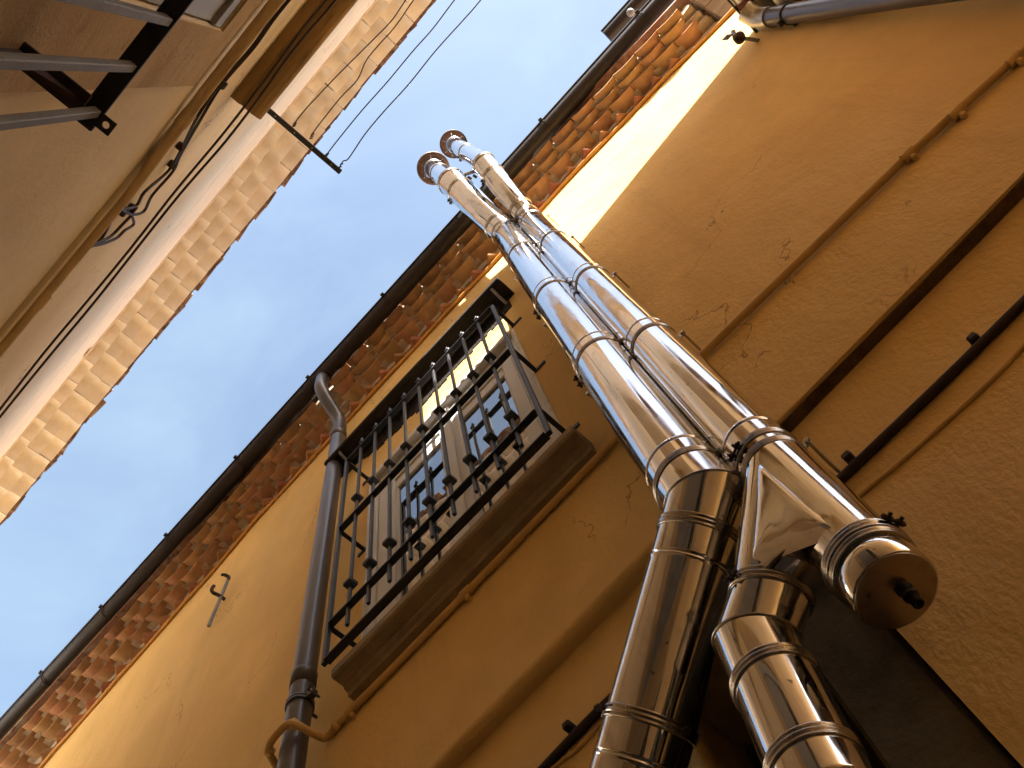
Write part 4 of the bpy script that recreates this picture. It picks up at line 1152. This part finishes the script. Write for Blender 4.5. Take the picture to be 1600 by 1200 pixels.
# insulator at the sunlit corner
IN = thing('insulator', (1.59, WY, 5.45), 'small grey insulator on a pin standing out of the sunlit yellow wall', 'insulator')
p0 = PY(1185, 63, WY); p1 = PY(1155, 59, WY - 0.12)
ax_ = (p1 - p0).normalized()
b = MB(); b.tube([p0 - ax_ * 0.02, p1], 0.011, 10); obj('pin', b, M['ceramic'], IN)
b = MB(); b.lathe(p1 - ax_ * 0.01, ax_, [(0, 0.0), (0, 0.02), (0.006, 0.034), (0.03, 0.026), (0.05, 0.018), (0.055, 0.0)], 20); obj('bell', b, M['rusty_iron'], IN)
q = p1 + ax_ * 0.045
b = MB(); b.tube([q, q + Vector((0.03, -0.01, 0.07))], 0.014, 8); obj('knob', b, M['ceramic'], IN)
b = MB(); b.bbox((q.x - 0.045, q.y - 0.03, q.z - 0.03), (q.x - 0.005, q.y - 0.024, q.z + 0.055), 0.002); obj('plate', b, M['rusty_iron'], IN)

# duct, metal box and second downpipe at the upper right
DU = thing('ventilation_duct', (1.62, WY, 5.2), 'galvanised duct with a rusty strap jutting from the wall at the top right', 'duct')
d0 = PY(1203, 36, WY + 0.02)
dx = Vector((0.02, -1, 0.05)).normalized()
b = MB(); b.tube([d0, d0 + dx * 0.85], 0.085, 32); obj('duct_pipe', b, M['galv'], DU)
b = MB(); b.lathe(d0 + dx * 0.17, dx, [(0, 0.08), (0, 0.091), (0.035, 0.091), (0.035, 0.08)], 32); obj('strap', b, M['rust_band'], DU)
b = MB(); b.bbox((d0.x - 0.095, d0.y - 0.75, d0.z - 0.02), (d0.x - 0.085, d0.y + 0.02, d0.z - 0.002), 0.002); obj('seam_rib', b, M['iron'], DU)
D2 = thing('downpipe', (1.66, 1.24, 4.5), 'short brown downpipe going down the wall from the galvanised duct', 'downpipe')
pA = PY(1222, 26, 1.235); pB = PY(1405, -8, 1.235)
xm = (pA.x + pB.x) / 2
b = MB(); b.tube([(xm, 1.235, 5.16), (xm, 1.235, 3.7), (xm, 1.235, 0.0), (xm, 1.235, GZ)], 0.048, 24); obj('pipe_section', b, M['downpipe'], D2)
b = MB(); b.tube(smooth_path([(xm, 1.235, 5.1), (xm, 1.235, 5.2), (xm - 0.01, 1.21, 5.27), (xm - 0.02, 1.15, 5.31)], 5), 0.056, 24); obj('elbow_piece', b, M['galv'], D2)
for z in (4.86,):
    b = MB(); b.lathe((xm, 1.235, z), (0, 0, 1), [(0, 0.046), (0, 0.053), (0.02, 0.053), (0.02, 0.046)], 24); b.bbox((xm - 0.02, 1.235, z), (xm + 0.0, WY + 0.005, z + 0.02), 0.002)
    b.bbox((xm - 0.075, 1.22, z), (xm - 0.048, 1.25, z + 0.02), 0.002)
    obj('pipe_clip', b, M['rusty_iron'], D2)
BX = thing('metal_box', (1.9, 1.1, 5.0), 'grey ribbed sheet metal box above the short brown downpipe', 'box')
pq = PY(1192, 15, WY); pq2 = PY(1290, -2, WY)
pq.x = (pq.x + pq2.x) / 2 + 0.02
b = MB(); b.bbox((pq.x, 1.10, 4.2), (pq.x + 0.45, WY + 0.02, 5.55), 0.006); obj('casing', b, M['grey_box'], BX)
pq.z = 5.5
for k in range(4):
    b = MB(); b.bbox((pq.x - 0.006 + 0.0, 1.115 + k * 0.047, 4.22), (pq.x + 0.002, 1.145 + k * 0.047, pq.z - 0.03), 0.003); obj('rib', b, M['grey_box'], BX)

# ================================================================== THINGS ON THE CREAM WALL
def ltube(pts, r, n=8): return MB().tube([L2W(p) for p in pts], r, n)
# painted conduit with couplings on the string course
CT = thing('conduit', L2W((-0.8, YL + 0.05, 3.6)), 'round cream painted conduit along the ledge of the cream house', 'conduit')
cy_ = YL + 0.030
cpts = [PL(x, y, cy_) for x, y in ((0, 545), (202, 300), (330, 131), (433, 0))]
zz = interp([(p.x, p.z) for p in cpts] + [(-6, 3.0), (0.95, 3.95)])
obj('pipe_section', ltube([(x, cy_, zz(x)) for x in [-6] + [p.x for p in cpts] + [0.9]], 0.021, 14), M['cream_paint'], CT)
for px in ((287, 186), (60, 470)):
    p = PL(*px, cy_)
    c = ltube([(p.x - 0.03, cy_, zz(p.x)), (p.x + 0.03, cy_, zz(p.x) + 0.01)], 0.025, 14); obj('coupling', c, M['cream_paint'], CT)
# pair of cables slung just clear of the wall, under the upper sill
for k, off in enumerate((0.0, 0.016)):
    pxs = [(-150, 822), (-60, 712), (0, 640), (70, 552), (140, 465), (205, 385), (275, 299), (345, 215), (400, 141), (440, 88), (476, 43), (512, -2), (600, -112)]
    pts = [PL(x, y, YL + 0.075) for x, y in pxs]
    pts = [(p.x, p.y + off * 1.5 + 0.004 * math.sin(i * 1.7 + k), p.z) for i, p in enumerate(pts)]
    b = ltube(smooth_path(pts, 5), 0.0056, 8)
    solo('cable', b, M['cable'], L2W(pts[0]), ('inner of the two dark cables slung along the cream wall under the upper sill', 'outer of the two dark cables slung along the cream wall under the upper sill')[k], 'cable', 'pair of cables along the cream wall')
# loose bundle of cables with clips
lo = YL + 0.012
strands = [[(490, -50), (432, 20), (395, 72), (345, 130), (310, 180), (281, 238), (262, 268), (226, 300), (212, 322), (180, 330), (168, 350), (150, 378), (135, 390), (124, 405), (112, 420)],
           [(494, -50), (434, 22), (397, 74), (347, 132), (316, 182), (283, 240), (270, 268), (238, 305), (225, 330), (205, 335), (185, 325), (176, 340), (160, 370), (140, 383)],
           [(205, 335), (209, 350), (195, 360), (182, 372), (160, 381), (142, 384)],
           [(206, 336), (190, 352), (172, 370), (150, 380), (138, 388)]]
CBN = thing('cable_bundle', L2W(PL(200, 330, lo)), 'loose tangle of dark cables clipped along the cream wall', 'cable bundle')
for k, st in enumerate(strands):
    pts = [PL(x, y, lo + 0.006 * k + (0.012 if 3 < i < len(st) - 2 else 0)) for i, (x, y) in enumerate(st)]
    obj('strand', ltube(smooth_path(pts, 5), 0.0062, 8), M['cable'], CBN)
for px in ((345, 130), (281, 228), (268, 256), (190, 328), (204, 325)):
    p = PL(*px, lo); s_ = 0.016 if px[1] < 300 else 0.02
    c = MB(L2W).bbox((p.x - s_, YL, p.z - 0.014), (p.x + s_, YL + 0.034, p.z + 0.014), 0.004); obj('clip', c, M['rusty_iron'], CBN)
# lower-window guard
WG = thing('window_guard', L2W((-0.1, YL + 0.14, 0.6)), 'plain black topped window guard with worn grey bars on the cream house', 'window guard')
gy = YL + 0.14
zg = 1.735
obj('top_rail', MB(L2W).bbox((-0.405, gy - 0.022, zg - 0.004), (0.95, gy + 0.012, zg + 0.006), 0.0015), M['iron'], WG)
for i in range(12):
    p = -0.372 + i * 0.098
    b = MB(L2W).bbox((p - 0.0075, gy - 0.0075, 0.35), (p + 0.0075, gy + 0.0075, zg - 0.005), 0.0015)
    obj('bar', b, M['grey_iron'], WG)
obj('bottom_rail', MB(L2W).bbox((-0.405, gy - 0.016, 0.34), (0.95, gy + 0.016, 0.35), 0.0015), M['iron'], WG)
b = MB(L2W)
b.bbox((-0.385, YL - 0.01, zg - 0.055), (-0.345, gy - 0.010, zg - 0.046), 0.001)
b.add([(-0.36, YL, zg - 0.16), (-0.36, YL, zg - 0.05), (-0.36, gy - 0.012, zg - 0.05), (-0.368, YL, zg - 0.16), (-0.368, YL, zg - 0.05), (-0.368, gy - 0.012, zg - 0.05)], [(0, 1, 2), (5, 4, 3), (0, 3, 4, 1), (1, 4, 5, 2), (2, 5, 3, 0)])
obj('bracket', b, M['rusty_iron'], WG)
for (yy, sgn) in ((gy + 0.012, 1), (gy - 0.022, -1)):
    t_ = MB(L2W); hw, n_ = 0.013, 14
    cy = yy + sgn * 0.013; cx = -0.378
    o_ = [(cx + dx * hw, cy + dy * hw) for dx, dy in ((-1, -1), (0, -1), (1, -1), (1, 0), (1, 1), (0, 1), (-1, 1), (-1, 0))]
    inn = [(cx + math.cos(a_) * 0.0065, cy + math.sin(a_) * 0.0065) for a_ in [math.atan2(dy, dx) for dx, dy in ((-1, -1), (0, -1), (1, -1), (1, 0), (1, 1), (0, 1), (-1, 1), (-1, 0))]]
    vs = [(x, y, zg - 0.009) for x, y in o_ + inn] + [(x, y, zg - 0.0045) for x, y in o_ + inn]
    fs = []
    for i in range(8):
        j = (i + 1) % 8
        fs += [(i, 8 + i, 8 + j, j), (16 + i, 16 + j, 24 + j, 24 + i), (i, j, 16 + j, 16 + i), (8 + j, 8 + i, 24 + i, 24 + j)]
    t_.add(vs, fs); obj('fixing_tab', t_, M['rusty_iron'], WG)
# clothes line arm and four wires
AR = thing('clothesline_bracket', L2W((-0.68, YL, 6.6)), 'dark steel arm holding clothes lines out over the alley', 'bracket')
a0, a1 = PLZ(420, 170, 6.6), PLZ(530, 272, 6.6)
obj('arm', MB(L2W).bbox((a0.x - 0.018 - 0.01, a0.y, 6.6), (a0.x + 0.008, a1.y, 6.626), 0.002), M['iron'], AR)
for t_ in (0.1, 0.36, 0.6, 0.87):
    q = a0.lerp(a1, t_); obj('bolt', MB().tube([L2W((a0.x - 0.01, q.y, 6.595)), L2W((a0.x - 0.01, q.y, 6.6))], 0.005, 6), M['galv'], AR)
lines = [([(459, 197), (462, 190), (478, 170), (492, 155), (525, 120), (580, 65), (612, 32), (634, 0), (700, -95)], 'clothes line nearest the cream wall'),
         ([(486, 216), (490, 206), (530, 155), (558, 125), (572, 95), (592, 70), (617, 42), (646, 0), (710, -95)], 'second clothes line from the cream wall'),
         ([(509, 244), (513, 238), (530, 216), (566, 172), (606, 127), (645, 80), (676, 45), (710, 0), (790, -105)], 'third clothes line from the cream wall, against the sky'),
         ([(529, 265), (536, 252), (545, 247), (570, 210), (600, 174), (640, 130), (680, 80), (725, 30), (751, 0), (835, -105)], 'outermost clothes line, against the sky')]
for pxs, lab in lines:
    pts = [L2W(PLZ(x, y, 6.615)) for x, y in pxs]
    b = MB(); b.tube(smooth_path(pts, 5), 0.0042, 6)
    q0 = pts[0]
    for s_ in range(3):
        b.tube([q0.lerp(pts[1], s_ / 3) + Vector((0.008, 0.006, 0.006)), q0.lerp(pts[1], s_ / 3) + Vector((-0.008, -0.006, -0.004))], 0.005, 5)
    solo('clothesline', b, M['wire'], pts[0], 'thin dark wire, ' + lab, 'clothesline', 'clothes lines strung from the steel arm')
# small bracket under the painted eaves
p = PLZ(127, 555, 7.55)
b = MB(L2W).bbox((p.x - 0.03, p.y - 0.06, 7.52), (p.x + 0.03, p.y - 0.02, 7.56), 0.006).bbox((p.x + 0.03, p.y - 0.04, 7.52), (p.x + 0.06, p.y + 0.03, 7.53), 0.003).bbox((p.x + 0.02, p.y + 0.02, 7.50), (p.x + 0.10, p.y + 0.03, 7.56), 0.003)
solo('eaves_bracket', b, M['cream_paint'], L2W((p.x, p.y, 7.54)), 'small cream painted bracket under the painted tile eaves', 'bracket')
